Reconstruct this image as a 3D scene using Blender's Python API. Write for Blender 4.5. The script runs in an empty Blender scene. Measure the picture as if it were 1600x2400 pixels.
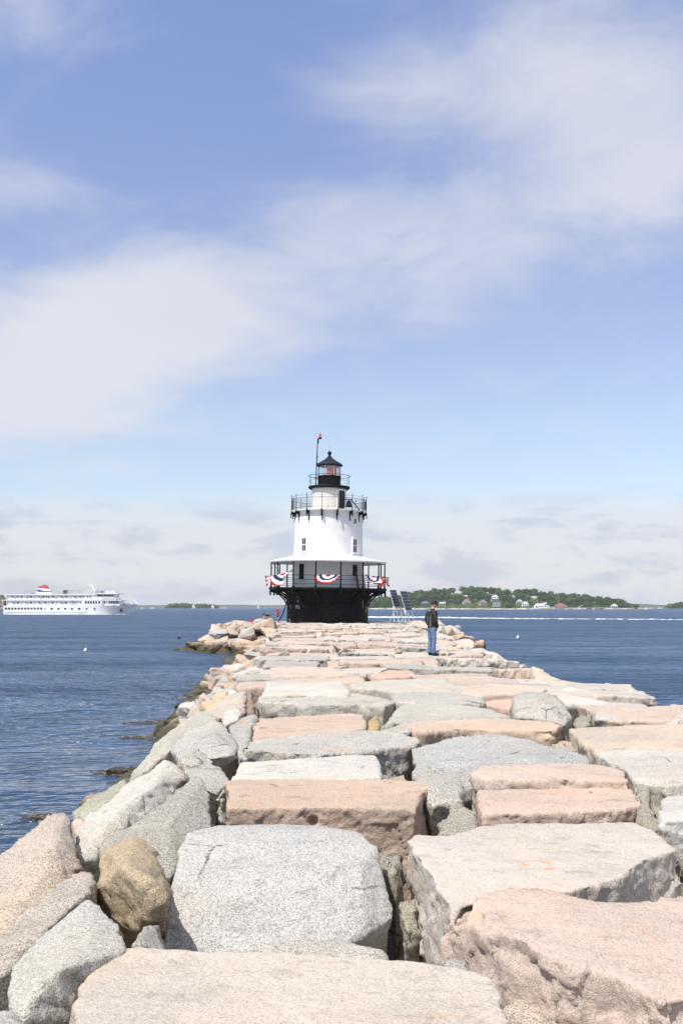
import bpy, bmesh, math, random
import numpy as np
from mathutils import Vector, Matrix, Euler

random.seed(7)
rng = np.random.default_rng(7)
scene = bpy.context.scene
COL = scene.collection
PI = math.pi

# ------------------------------------------------------------------ camera
EYE = 4.4                 # metres above the water, about 1.6 above the stones
F = 2400.0                # focal length in pixels of the 1600 x 2400 photograph
cam_d = bpy.data.cameras.new('camera')
cam = bpy.data.objects.new('camera', cam_d)
COL.objects.link(cam)
cam.location = (0, 0, EYE)
cam.rotation_euler = (math.radians(90), 0, 0)
cam_d.sensor_fit = 'VERTICAL'
cam_d.sensor_height = 36
cam_d.lens = 36
cam_d.shift_y = 222 / 2400
cam_d.clip_start = 0.1
cam_d.clip_end = 60000
scene.camera = cam

# ------------------------------------------------------------------ view
scene.view_settings.view_transform = 'Standard'
scene.view_settings.look = 'None'
scene.view_settings.gamma = 1
scene.view_settings.use_curve_mapping = False
scene.view_settings.exposure = 0.54
scene.cycles.max_bounces = 6
scene.cycles.volume_bounces = 0
scene.cycles.sample_clamp_indirect = 6

# ------------------------------------------------------------------ node helper
class NT:
    def __init__(s, tree):
        s.t = tree; s.n = tree.nodes; s.l = tree.links
    def node(s, kind, **kw):
        n = s.n.new(kind)
        for k, v in kw.items(): setattr(n, k, v)
        return n
    def put(s, sock, v):
        if hasattr(v, 'is_output'): s.l.new(v, sock)
        elif v is not None: sock.default_value = v
    def m(s, op, a, b=None, c=None, clamp=False):
        n = s.node('ShaderNodeMath', operation=op, use_clamp=clamp)
        s.put(n.inputs[0], a); s.put(n.inputs[1], b); s.put(n.inputs[2], c)
        return n.outputs[0]
    def vm(s, op, a, b=None):
        n = s.node('ShaderNodeVectorMath', operation=op)
        s.put(n.inputs[0], a); s.put(n.inputs[1], b)
        return n.outputs[0]
    def step(s, v, lo, hi, a=0.0, b=1.0):
        n = s.node('ShaderNodeMapRange', interpolation_type='SMOOTHSTEP')
        s.put(n.inputs[0], v); s.put(n.inputs[1], lo); s.put(n.inputs[2], hi); s.put(n.inputs[3], a); s.put(n.inputs[4], b)
        return n.outputs[0]
    def mix(s, f, a, b, mode='MIX'):
        n = s.node('ShaderNodeMix', data_type='RGBA', blend_type=mode)
        s.put(n.inputs[0], f); s.put(n.inputs[6], a); s.put(n.inputs[7], b)
        return n.outputs[2]
    def noise(s, vec, scale, detail=3, rough=.55, dist=0.0):
        n = s.node('ShaderNodeTexNoise')
        s.put(n.inputs['Vector'], vec); s.put(n.inputs['Scale'], scale)
        n.inputs['Detail'].default_value = detail; n.inputs['Roughness'].default_value = rough
        n.inputs['Distortion'].default_value = dist
        return n.outputs[0]
    def voro(s, vec, scale, out='Distance', feature='F1'):
        n = s.node('ShaderNodeTexVoronoi', feature=feature)
        s.put(n.inputs['Vector'], vec); s.put(n.inputs['Scale'], scale)
        return n.outputs[out]
    def scale(s, vec, xyz):
        return s.vm('MULTIPLY', vec, xyz)
    def ramp(s, v, stops, interp='LINEAR'):
        n = s.node('ShaderNodeValToRGB'); r = n.color_ramp; r.interpolation = interp
        while len(r.elements) < len(stops): r.elements.new(0.5)
        for e, (p, c) in zip(r.elements, stops):
            e.position = p; e.color = c if len(c) == 4 else (*c, 1)
        s.put(n.inputs[0], v)
        return n.outputs[0]

# ------------------------------------------------------------------ sky and sun
SUN_EL, SUN_AZ = math.radians(59), math.radians(-140)    # azimuth from +Y (the way the camera looks), clockwise: behind left
sun_dir = Vector((math.sin(SUN_AZ) * math.cos(SUN_EL), math.cos(SUN_AZ) * math.cos(SUN_EL), math.sin(SUN_EL)))
sun_d = bpy.data.lights.new('sun', 'SUN')
sun_d.energy = 3.9
sun_d.angle = math.radians(0.53)
sun_d.color = (1.0, 0.962, 0.90)
sun = bpy.data.objects.new('sun', sun_d)
COL.objects.link(sun)
sun.rotation_euler = sun_dir.to_track_quat('Z', 'Y').to_euler()

world = bpy.data.worlds.new('World'); scene.world = world
world.use_nodes = True
W = NT(world.node_tree); W.n.clear()
sky = W.node('ShaderNodeTexSky', sky_type='NISHITA')
sky.sun_disc = False; sky.sun_elevation = SUN_EL; sky.sun_rotation = SUN_AZ
sky.air_density = 1.0; sky.dust_density = 0.6; sky.ozone_density = 1.6; sky.altitude = 0
tc = W.node('ShaderNodeTexCoord')
D = tc.outputs['Generated']
sx = W.node('ShaderNodeSeparateXYZ'); W.l.new(D, sx.inputs[0])
X_, Y_, Z_ = sx.outputs
az = W.m('MULTIPLY', W.m('ARCTAN2', X_, Y_), 57.2958)
el = W.m('MULTIPLY', W.m('ARCSINE', Z_), 57.2958)
elc = W.m('MAXIMUM', el, 0.0)
# clear sky: the sky texture, tinted a little towards violet overhead as on the day
tint = W.ramp(W.m('DIVIDE', elc, 60.0), [(0.0, (0.78, 0.76, 0.82)), (0.10, (1.02, .94, .96)), (0.174, (1.18, 1.02, 1.0)), (0.26, (1.30, 1.05, 1.04)), (0.5, (1.30, 1.15, 1.25)), (1, (1.24, 1.10, 1.22))])
clear = W.mix(1.0, sky.outputs[0], tint, 'MULTIPLY')
# clouds: thin sheets seen on a layer overhead, thicker where the photographed banks stand
cz = W.m('ADD', W.m('MAXIMUM', Z_, 0.0), 0.16)
cp = W.node('ShaderNodeCombineXYZ')
W.put(cp.inputs[0], W.m('DIVIDE', X_, cz)); W.put(cp.inputs[1], W.m('DIVIDE', Y_, cz)); cp.inputs[2].default_value = 3.3
n_big = W.noise(cp.outputs[0], 2.9, 8, .60, .55)
n_soft = W.noise(cp.outputs[0], 0.75, 3, .5)
def blob(a, e, ra, re, rot, amp):
    c, s_ = math.cos(math.radians(rot)), math.sin(math.radians(rot))
    da = W.m('SUBTRACT', az, a); de = W.m('SUBTRACT', el, e)
    p = W.m('DIVIDE', W.m('ADD', W.m('MULTIPLY', da, c), W.m('MULTIPLY', de, s_)), ra)
    q = W.m('DIVIDE', W.m('SUBTRACT', W.m('MULTIPLY', de, c), W.m('MULTIPLY', da, s_)), re)
    r2 = W.m('ADD', W.m('MULTIPLY', p, p), W.m('MULTIPLY', q, q))
    return W.m('MULTIPLY', W.m('EXPONENT', W.m('MULTIPLY', r2, -1.0)), amp)
blobs = [(13.5, 26.3, 9.5, 5.6, -8, .80), (3.0, 26.3, 8.0, 2.3, 6, .42), (17.5, 22, 5.5, 3.5, 0, .42),
         (-15.5, 13.6, 11.5, 3.6, 17, .92), (-8.8, 17.3, 7.0, 2.6, 4, .58), (-17.5, 21.2, 7, 1.9, 0, .42),
         (5.5, 19.4, 9.5, 2.8, 4, .46), (-3.0, 22.2, 4.5, 1.0, -6, .26), (-16.5, 30.5, 7, 2.8, 10, .52),
         (-17, 10.5, 8, 2.6, 8, .50), (1.0, 15.8, 8, 2.0, 8, .30), (2, 9.5, 26, 4.0, 2, .17)]
dens = None
for b in blobs:
    v = blob(*b)
    dens = v if dens is None else W.m('ADD', dens, v)
# beyond the banks in view broken cover goes on, thickened to whiten the ambient light
away = W.step(W.m('ABSOLUTE', az), 20, 45)
dens = W.m('ADD', dens, W.m('MULTIPLY', W.m('MULTIPLY', away, W.step(n_soft, .36, .58)), .9))
over = W.step(el, 33, 45)
dens = W.m('ADD', dens, W.m('MULTIPLY', W.m('MULTIPLY', over, W.step(n_soft, .36, .58)), .9))
dens = W.m('ADD', dens, W.m('MULTIPLY', W.m('SUBTRACT', n_big, .5), 1.35))
cover = W.step(dens, .04, 1.02)
# low banks near the horizon: level layers
lp = W.node('ShaderNodeCombineXYZ')
W.put(lp.inputs[0], W.m('MULTIPLY', az, .085)); W.put(lp.inputs[1], W.m('MULTIPLY', el, .62)); lp.inputs[2].default_value = 1.7
n_low = W.noise(lp.outputs[0], 1.25, 7, .62, .5)
low_h = W.step(el, 7.4, 4.2)
low = W.m('MULTIPLY', low_h, W.step(W.m('ADD', n_low, W.m('MULTIPLY', low_h, .30)), .46, .74))
lp2 = W.node('ShaderNodeCombineXYZ')
W.put(lp2.inputs[0], W.m('MULTIPLY', az, .27)); W.put(lp2.inputs[1], W.m('MULTIPLY', el, .85)); lp2.inputs[2].default_value = 8.2
n_puff = W.noise(lp2.outputs[0], .85, 6, .56, .3)
CB = 5.15
lit = W.mix(W.step(n_soft, .35, .65), (.89 * CB, .91 * CB, 1.0 * CB, 1), (.98 * CB, .985 * CB, 1.02 * CB, 1))
body = W.mix(W.m('MULTIPLY', cover, .84), clear, lit)
grey = W.mix(W.step(n_puff, .46, .64), (.92 * CB, .945 * CB, 1.01 * CB, 1), (.70 * CB, .755 * CB, .89 * CB, 1))
skyc = W.mix(W.m('MULTIPLY', low, .85), body, grey)
bg = W.node('ShaderNodeBackground')
W.put(bg.inputs[0], skyc); bg.inputs[1].default_value = 0.113
wo = W.node('ShaderNodeOutputWorld'); W.l.new(bg.outputs[0], wo.inputs[0])

# ------------------------------------------------------------------ scene helpers
def px(p, q, Y):
    """photo pixel and a distance -> point in the place (used only to measure where things stand)"""
    return Vector(((p - 800) / F * Y, Y, EYE - (q - 1422) / F * Y))
def on(p, q, z):
    return px(p, q, F * (EYE - z) / (q - 1422))

def tag(o, label=None, cat=None, group=None, kind=None):
    if label: o['label'] = label
    if cat: o['category'] = cat
    if group: o['group'] = group
    if kind: o['kind'] = kind
    return o
def empty(name, loc=(0, 0, 0), rz=0, parent=None):
    o = bpy.data.objects.new(name, None); COL.objects.link(o)
    o.location = loc; o.rotation_euler = (0, 0, rz); o.empty_display_size = .2
    if parent: o.parent = parent
    return o
def link(name, me, parent=None, loc=(0, 0, 0), rot=(0, 0, 0), scale=(1, 1, 1)):
    o = bpy.data.objects.new(name, me); COL.objects.link(o)
    o.location = loc; o.rotation_euler = rot; o.scale = scale
    if parent: o.parent = parent
    return o
def copy_tree(o, parent=None):
    c = o.copy(); COL.objects.link(c)
    if parent: c.parent = parent
    for ch in list(o.children): copy_tree(ch, c)
    return c

class MB:
    """collects simple shapes into one mesh"""
    def __init__(s): s.v = []; s.f = []; s.mi = []; s.cur = 0
    def add(s, vs, fs):
        k = len(s.v); s.v += [tuple(v) for v in vs]
        s.f += [tuple(i + k for i in f) for f in fs]; s.mi += [s.cur] * len(fs)
        return s
    def box(s, c, d, M=None, taper=1.0):
        hx, hy, hz = d[0] / 2, d[1] / 2, d[2] / 2
        vs = [Vector((x * hx * (taper if z > 0 else 1), y * hy * (taper if z > 0 else 1), z * hz)) for z in (-1, 1) for x, y in ((-1, -1), (1, -1), (1, 1), (-1, 1))]
        if M is not None: vs = [M @ v for v in vs]
        vs = [v + Vector(c) for v in vs]
        return s.add(vs, [(0, 3, 2, 1), (4, 5, 6, 7), (0, 1, 5, 4), (1, 2, 6, 5), (2, 3, 7, 6), (3, 0, 4, 7)])
    def tube(s, p0, p1, r0, r1=None, n=8, cap=True):
        r1 = r0 if r1 is None else r1
        p0, p1 = Vector(p0), Vector(p1); d = (p1 - p0).normalized()
        a = d.orthogonal().normalized(); b = d.cross(a)
        vs = []
        for p, r in ((p0, r0), (p1, r1)):
            for i in range(n):
                t = 2 * PI * i / n; vs.append(p + (a * math.cos(t) + b * math.sin(t)) * r)
        fs = [(i, (i + 1) % n, n + (i + 1) % n, n + i) for i in range(n)]
        if cap: fs += [tuple(range(n - 1, -1, -1)), tuple(range(n, 2 * n))]
        return s.add(vs, fs)
    def path(s, pts, r, n=6):
        for a, b in zip(pts[:-1], pts[1:]): s.tube(a, b, r, r, n)
        return s
    def lathe(s, prof, n=48, c=(0, 0, 0), a0=0.0, a1=2 * PI, closed=False):
        full = abs(a1 - a0 - 2 * PI) < 1e-6
        m = n if full else n + 1
        vs = []
        for (r, z) in prof:
            for i in range(m):
                t = a0 + (a1 - a0) * i / n
                vs.append((c[0] + r * math.sin(t), c[1] - r * math.cos(t), c[2] + z))
        fs = []; K = len(prof)
        for k in range(K if closed else K - 1):
            k2 = (k + 1) % K
            for i in range(n):
                j = (i + 1) % m if full else i + 1
                fs.append((k * m + i, k * m + j, k2 * m + j, k2 * m + i))
        return s.add(vs, fs)
    def ball(s, c, r, n=12, k=8, sc=(1, 1, 1)):
        prof = []
        for i in range(k + 1):
            t = -PI / 2 + PI * i / k; prof.append((max(1e-4, r * math.cos(t)), r * math.sin(t)))
        vs0 = len(s.v); s.lathe(prof, n, (0, 0, 0))
        for i in range(vs0, len(s.v)):
            v = s.v[i]; s.v[i] = (v[0] * sc[0] + c[0], v[1] * sc[1] + c[1], v[2] * sc[2] + c[2])
        return s
    def prism(s, poly, z0, z1, scale1=1.0):
        n = len(poly); cx = sum(p[0] for p in poly) / n; cy = sum(p[1] for p in poly) / n
        vs = [(p[0], p[1], z0) for p in poly] + [(cx + (p[0] - cx) * scale1, cy + (p[1] - cy) * scale1, z1) for p in poly]
        return s.add(vs, [tuple(range(n - 1, -1, -1)), tuple(range(n, 2 * n))] + [(i, (i + 1) % n, n + (i + 1) % n, n + i) for i in range(n)])
    def mesh(s, name, mats, smooth=False, angle=None):
        me = bpy.data.meshes.new(name)
        me.from_pydata(s.v, [], s.f)
        for m in (mats if isinstance(mats, (list, tuple)) else [mats]): me.materials.append(m)
        if any(s.mi): me.polygons.foreach_set('material_index', s.mi)
        bm = bmesh.new(); bm.from_mesh(me)
        bmesh.ops.recalc_face_normals(bm, faces=bm.faces); bm.to_mesh(me); bm.free()
        if smooth: me.shade_smooth()
        if angle is not None: me.set_sharp_from_angle(angle=math.radians(angle))
        me.update()
        return me
    def build(s, name, mats, parent=None, smooth=False, angle=None, loc=(0, 0, 0), rot=(0, 0, 0)):
        return link(name, s.mesh(name, mats, smooth, angle), parent, loc, rot)

# vectorised value noise for shaping stone and terrain
def _hash(ix, iy, iz, seed):
    h = (ix * 374761393 + iy * 668265263 + iz * 2147483647 + seed * 974711) & 0xFFFFFFFF
    h = ((h ^ (h >> 13)) * 1274126177) & 0xFFFFFFFF
    h = (h ^ (h >> 16)) & 0xFFFFFFFF
    h = (h * 2246822519) & 0xFFFFFFFF
    return ((h ^ (h >> 15)) & 0xFFFF) / 65535.0
def vnoise(P, seed=0):
    P = np.asarray(P, float); i = np.floor(P).astype(np.int64); f = P - i
    u = f * f * f * (f * (f * 6 - 15) + 10)
    r = 0
    for dx in (0, 1):
        for dy in (0, 1):
            for dz in (0, 1):
                w = (u[:, 0] if dx else 1 - u[:, 0]) * (u[:, 1] if dy else 1 - u[:, 1]) * (u[:, 2] if dz else 1 - u[:, 2])
                r = r + w * _hash(i[:, 0] + dx, i[:, 1] + dy, i[:, 2] + dz, seed)
    return r * 2 - 1
def fbm(P, seed=0, octs=3, gain=.5, ridged=False):
    a, r, P = 1.0, 0, np.asarray(P, float)
    for k in range(octs):
        n = vnoise(P * 2.03 ** k + 17.3 * k, seed + k)
        r = r + a * ((1 - 2 * np.abs(n)) if ridged else n); a *= gain
    return r

def facets(P, size, seed):
    """broken-rock relief: each cell is a tilted plane of its own"""
    Q = np.asarray(P, float) / size; i = np.floor(Q).astype(np.int64)
    best = np.full(len(Q), 9e9); out = np.zeros(len(Q))
    for dx in (-1, 0, 1):
        for dy in (-1, 0, 1):
            for dz in (-1, 0, 1):
                a, b, c = i[:, 0] + dx, i[:, 1] + dy, i[:, 2] + dz
                cx = a + _hash(a, b, c, seed); cy = b + _hash(a, b, c, seed + 1); cz = c + _hash(a, b, c, seed + 2)
                ex, ey, ez = Q[:, 0] - cx, Q[:, 1] - cy, Q[:, 2] - cz
                d = ex * ex + ey * ey + ez * ez
                g = ((_hash(a, b, c, seed + 3) - .5) * ex + (_hash(a, b, c, seed + 4) - .5) * ey + (_hash(a, b, c, seed + 5) - .5) * ez) * 1.6 + (_hash(a, b, c, seed + 6) - .5) * .55
                m = d < best; best[m] = d[m]; out[m] = g[m]
    return out

# ------------------------------------------------------------------ materials
MATS = {}
def principled(name):
    m = bpy.data.materials.new(name); m.use_nodes = True
    t = NT(m.node_tree); t.n.clear()
    p = t.node('ShaderNodeBsdfPrincipled'); o = t.node('ShaderNodeOutputMaterial')
    t.l.new(p.outputs[0], o.inputs[0])
    return m, t, p
def pos(t):
    return t.node('ShaderNodeNewGeometry').outputs['Position']
def bump(t, p, h, strength=.5, dist=.02):
    b = t.node('ShaderNodeBump'); b.inputs['Strength'].default_value = strength; b.inputs['Distance'].default_value = dist
    t.put(b.inputs['Height'], h); t.l.new(b.outputs[0], p.inputs['Normal'])
def plain(name, col, rough=.6, metal=0.0, var=.12, scale=3.0, spec=.5, bumps=0.0):
    """a paint, metal or cloth: base colour with patchy wear"""
    if name in MATS: return MATS[name]
    m, t, p = principled(name)
    P = t.node('ShaderNodeTexCoord').outputs['Object']
    n = t.noise(P, scale, 4, .6)
    c = t.mix(t.step(n, .3, .7), tuple(x * (1 - var) for x in col) + (1,), tuple(min(.95, x * (1 + var)) for x in col) + (1,))
    t.put(p.inputs['Base Color'], c); p.inputs['Metallic'].default_value = metal
    t.put(p.inputs['Roughness'], t.step(n, .2, .8, max(.02, rough - .08), min(1, rough + .08)))
    p.inputs['Specular IOR Level'].default_value = spec
    if bumps: bump(t, p, t.noise(P, scale * 8, 3), bumps, .01)
    MATS[name] = m
    return m

def make_granite():
    m, t, p = principled('granite')
    oi = t.node('ShaderNodeObjectInfo')
    geo = t.node('ShaderNodeNewGeometry'); P0 = geo.outputs['Position']
    off = t.node('ShaderNodeCombineXYZ')
    t.put(off.inputs[0], t.m('MULTIPLY', oi.outputs['Random'], 61.0)); t.put(off.inputs[1], t.m('MULTIPLY', oi.outputs['Random'], 37.0))
    P = t.vm('ADD', P0, off.outputs[0])
    base = oi.outputs['Color']
    # crystals: grey-white feldspar, clear quartz, black mica
    g1 = t.noise(P, 150, 3, .7)
    g2 = t.noise(P, 320, 2, .6)
    cells = t.voro(P, 170, 'Color')
    sc = t.node('ShaderNodeSeparateColor'); t.put(sc.inputs[0], cells)
    grain = t.m('ADD', t.m('MULTIPLY', g1, .55), t.m('ADD', t.m('MULTIPLY', g2, .2), t.m('MULTIPLY', sc.outputs[0], .25)))
    val = t.ramp(grain, [(.36, (.14, .14, .15)), (.43, (.44, .44, .45)), (.49, (.92, .92, .92)), (.58, (1.16, 1.16, 1.16)), (.70, (1.34, 1.34, 1.34))])
    val = t.mix(t.m('SUBTRACT', 1.0, oi.outputs['Alpha'], clamp=True), val, (.97, .97, .97, 1))
    c = t.mix(1.0, base, val, 'MULTIPLY')
    c = t.mix(1.0, c, (1.03, 1.0, .94, 1), 'MULTIPLY')
    # broad weathering: bleached and tan patches, and streaks along the bedding
    w1 = t.noise(P, .9, 5, .6, .4)
    c = t.mix(t.step(w1, .40, .72, 0, .55), c, t.mix(1.0, c, (1.07, .98, .88, 1), 'MULTIPLY'))
    w2 = t.noise(t.scale(P, (.8, 2.2, 6.0)), 1.6, 5, .65)
    c = t.mix(t.step(w2, .50, .74, 0, .5), c, t.mix(1.0, c, (.72, .71, .68, 1), 'MULTIPLY'))
    w3 = t.noise(P, 3.1, 4, .6)
    c = t.mix(t.step(w3, .56, .75, 0, .35), c, t.mix(1.0, c, (1.18, 1.17, 1.15, 1), 'MULTIPLY'))
    w4 = t.noise(t.scale(P, (1, 1.3, 3.0)), 5.5, 6, .75, .3)
    c = t.mix(t.step(w4, .54, .66, 0, .5), c, t.mix(1.0, c, (.55, .54, .52, 1), 'MULTIPLY'))
    # black pits and hairline scratches
    pit = t.noise(P, 21, 4, .75)
    c = t.mix(t.step(pit, .70, .76, 0, .75), c, (.05, .045, .04, 1))
    w5 = t.noise(P, .62, 4, .6, .5)
    c = t.mix(t.step(w5, .42, .64, 0, .6), c, t.mix(1.0, c, (.80, .815, .83, 1), 'MULTIPLY'))
    # cracks and rusty stains of their own shape
    cd = t.voro(t.scale(P, (1, 1, 1.6)), 1.15, 'Distance', 'DISTANCE_TO_EDGE')
    wob = t.noise(P, 7, 4, .7)
    crack = t.m('MULTIPLY', t.step(t.m('ADD', cd, t.m('MULTIPLY', t.m('SUBTRACT', wob, .5), .10)), .0055, .001), t.step(t.noise(P, .75, 2, .5), .55, .64))
    c = t.mix(t.m('MULTIPLY', crack, .7), c, (.07, .06, .05, 1))
    rs = t.noise(t.scale(P, (1, 1, .6)), 1.35, 6, .68, .6)
    c = t.mix(t.step(rs, .60, .74, 0, .5), c, t.mix(1.0, c, (1.02, .80, .60, 1), 'MULTIPLY'))
    # orange lichen in rare spots
    lz = t.noise(P, .8, 2, .5)
    ls = t.noise(P, 9, 4, .7)
    lich = t.m('MULTIPLY', t.step(lz, .675, .72), t.step(ls, .55, .60))
    c = t.mix(t.m('MULTIPLY', lich, .85), c, (.52, .20, .025, 1))
    # tide line: brown then black-green growth on stone the sea wets
    sz = t.node('ShaderNodeSeparateXYZ'); t.put(sz.inputs[0], P0)
    zz = t.m('ADD', sz.outputs[2], t.m('MULTIPLY', t.m('SUBTRACT', w1, .5), .9))
    rust = t.step(zz, 1.40, .75)
    c = t.mix(t.m('MULTIPLY', rust, .75), c, t.mix(1.0, c, (.80, .60, .42, 1), 'MULTIPLY'))
    wet = t.step(zz, 1.0, .55)
    weed = t.mix(t.step(w3, .42, .6), (.045, .036, .020, 1), (.050, .052, .018, 1))
    c = t.mix(t.m('MULTIPLY', wet, .93), c, weed)
    t.put(p.inputs['Base Color'], c)
    t.put(p.inputs['Roughness'], t.m('SUBTRACT', .86, t.m('MULTIPLY', wet, .45)))
    p.inputs['Specular IOR Level'].default_value = .28
    h = t.m('ADD', t.m('MULTIPLY', t.noise(P, 16, 6, .72), 1.0), t.m('MULTIPLY', g1, .12))
    h = t.m('SUBTRACT', h, t.m('MULTIPLY', crack, .5))
    bump(t, p, h, .75, .035)
    return m
GRANITE = make_granite()

def make_water():
    m, t, p = principled('sea_water')
    P = pos(t)
    sx = t.node('ShaderNodeSeparateXYZ'); t.put(sx.inputs[0], P)
    # wind ripples, chop and swell; crests run across the view
    a = t.noise(t.scale(P, (.55, 1.0, 1)), .42, 3, .55, .5)
    b = t.noise(t.scale(P, (.50, 1.1, 1)), 1.35, 4, .6, .6)
    c = t.noise(t.scale(P, (.7, 1.1, 1)), 5.0, 3, .55)
    big = t.noise(t.scale(P, (.35, 1.0, 1)), .035, 3, .5)
    lee = t.step(t.m('SUBTRACT', sx.outputs[0], t.m('MULTIPLY', sx.outputs[1], .16)), -34, 0, 1.0, .34)
    right = t.step(sx.outputs[0], 0, 7, 0, .55)
    lee = t.m('ADD', lee, right, clamp=True)          # the stones shelter the near left side
    a2 = t.noise(t.scale(P, (.6, 1.0, 1)), .16, 5, .65, 1.2)
    a3 = t.noise(t.scale(P, (.5, 1.0, 1)), .045, 6, .68, 1.5)
    h = t.m('ADD', t.m('MULTIPLY', a, .85), t.m('ADD', t.m('MULTIPLY', b, .34), t.m('MULTIPLY', c, .07)))
    h = t.m('ADD', h, t.m('ADD', t.m('MULTIPLY', a2, 3.2), t.m('MULTIPLY', a3, 9.0)))
    gust = t.step(big, .35, .65, .75, 1.15)
    h = t.m('MULTIPLY', t.m('MULTIPLY', h, lee), gust)
    # seen at a low angle a ruffled sea shows much of its own blue: its steep near faces hide the glancing ones
    t.n.remove(p)
    bp = t.node('ShaderNodeBump'); bp.inputs['Strength'].default_value = 1.0; bp.inputs['Distance'].default_value = 1.0
    t.put(bp.inputs['Height'], h)
    deep = t.mix(t.step(big, .35, .65), (.022, .060, .130, 1), (.034, .083, .165, 1))
    deep = t.mix(t.step(lee, .95, .35, 0, .6), deep, (.040, .066, .105, 1))      # grey of reflected clouds on the sheltered side, put into the base colour
    df = t.node('ShaderNodeBsdfDiffuse'); t.put(df.inputs['Color'], deep); t.l.new(bp.outputs[0], df.inputs['Normal'])
    gl = t.node('ShaderNodeBsdfGlossy'); gl.inputs['Roughness'].default_value = .2; gl.inputs['Color'].default_value = (.95, .97, 1, 1); t.l.new(bp.outputs[0], gl.inputs['Normal'])
    lw = t.node('ShaderNodeLayerWeight'); lw.inputs['Blend'].default_value = .5; t.l.new(bp.outputs[0], lw.inputs['Normal'])
    f = t.m('ADD', t.m('MULTIPLY', t.m('POWER', lw.outputs['Facing'], 3.0), t.step(lee, .3, .95, .88, .64)), .02)
    mx = t.node('ShaderNodeMixShader'); t.put(mx.inputs[0], f); t.l.new(df.outputs[0], mx.inputs[1]); t.l.new(gl.outputs[0], mx.inputs[2])
    o = [n for n in t.n if n.type == 'OUTPUT_MATERIAL'][0]; t.l.new(mx.outputs[0], o.inputs[0])
    return m
WATER = make_water()
# ================================================================== SETTING: the sea
def sea_sheet():
    ys = np.concatenate([np.linspace(-60, 120, 46), np.geomspace(130, 9000, 30)])
    xs = np.concatenate([-np.geomspace(6000, 60, 18), np.linspace(-50, 50, 26), np.geomspace(60, 6000, 18)])
    vs = [(x, y, 0) for y in ys for x in xs]; n = len(xs)
    fs = [(j * n + i, j * n + i + 1, (j + 1) * n + i + 1, (j + 1) * n + i) for j in range(len(ys) - 1) for i in range(n - 1)]
    me = bpy.data.meshes.new('sea'); me.from_pydata(vs, [], fs); me.materials.append(WATER)
    return link('sea', me)
tag(sea_sheet(), 'dark blue choppy sea around the stone breakwater', kind='structure')

# ================================================================== THE BREAKWATER
def left_edge(Y):  return float(np.interp(Y, [0, 14, 33, 60, 90, 110], [-1.15, -1.25, -2.15, -3.3, -4.9, -5.6]))
def right_edge(Y): return float(np.interp(Y, [0, 15, 33, 60, 90, 110], [4.3, 4.3, 4.1, 4.4, 4.9, 5.2]))
DECK = 2.8
def profile(X, Y):
    """height of the heap's stone tops"""
    le, re = left_edge(Y), right_edge(Y)
    k = float(np.interp(Y, [0, 40, 90], [1.0, 1.12, 1.0]))
    if X < le: return float(np.interp(le - X, [0, 1.2 * k, 2.5 * k, 4.05 * k, 8], [2.72, 2.25, 1.15, -.05, -2.2]))
    if X > re: return float(np.interp(X - re, [0, 1.5, 2.6, 4.6, 8], [2.68, 2.45, 1.7, 0.0, -2.0]))
    return DECK

breakwater = empty('breakwater', (0, 30, 0))
tag(breakwater, 'long breakwater of pale granite blocks running out to the lighthouse', 'breakwater')
breakwater.location = (0, 0, 0)

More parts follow.
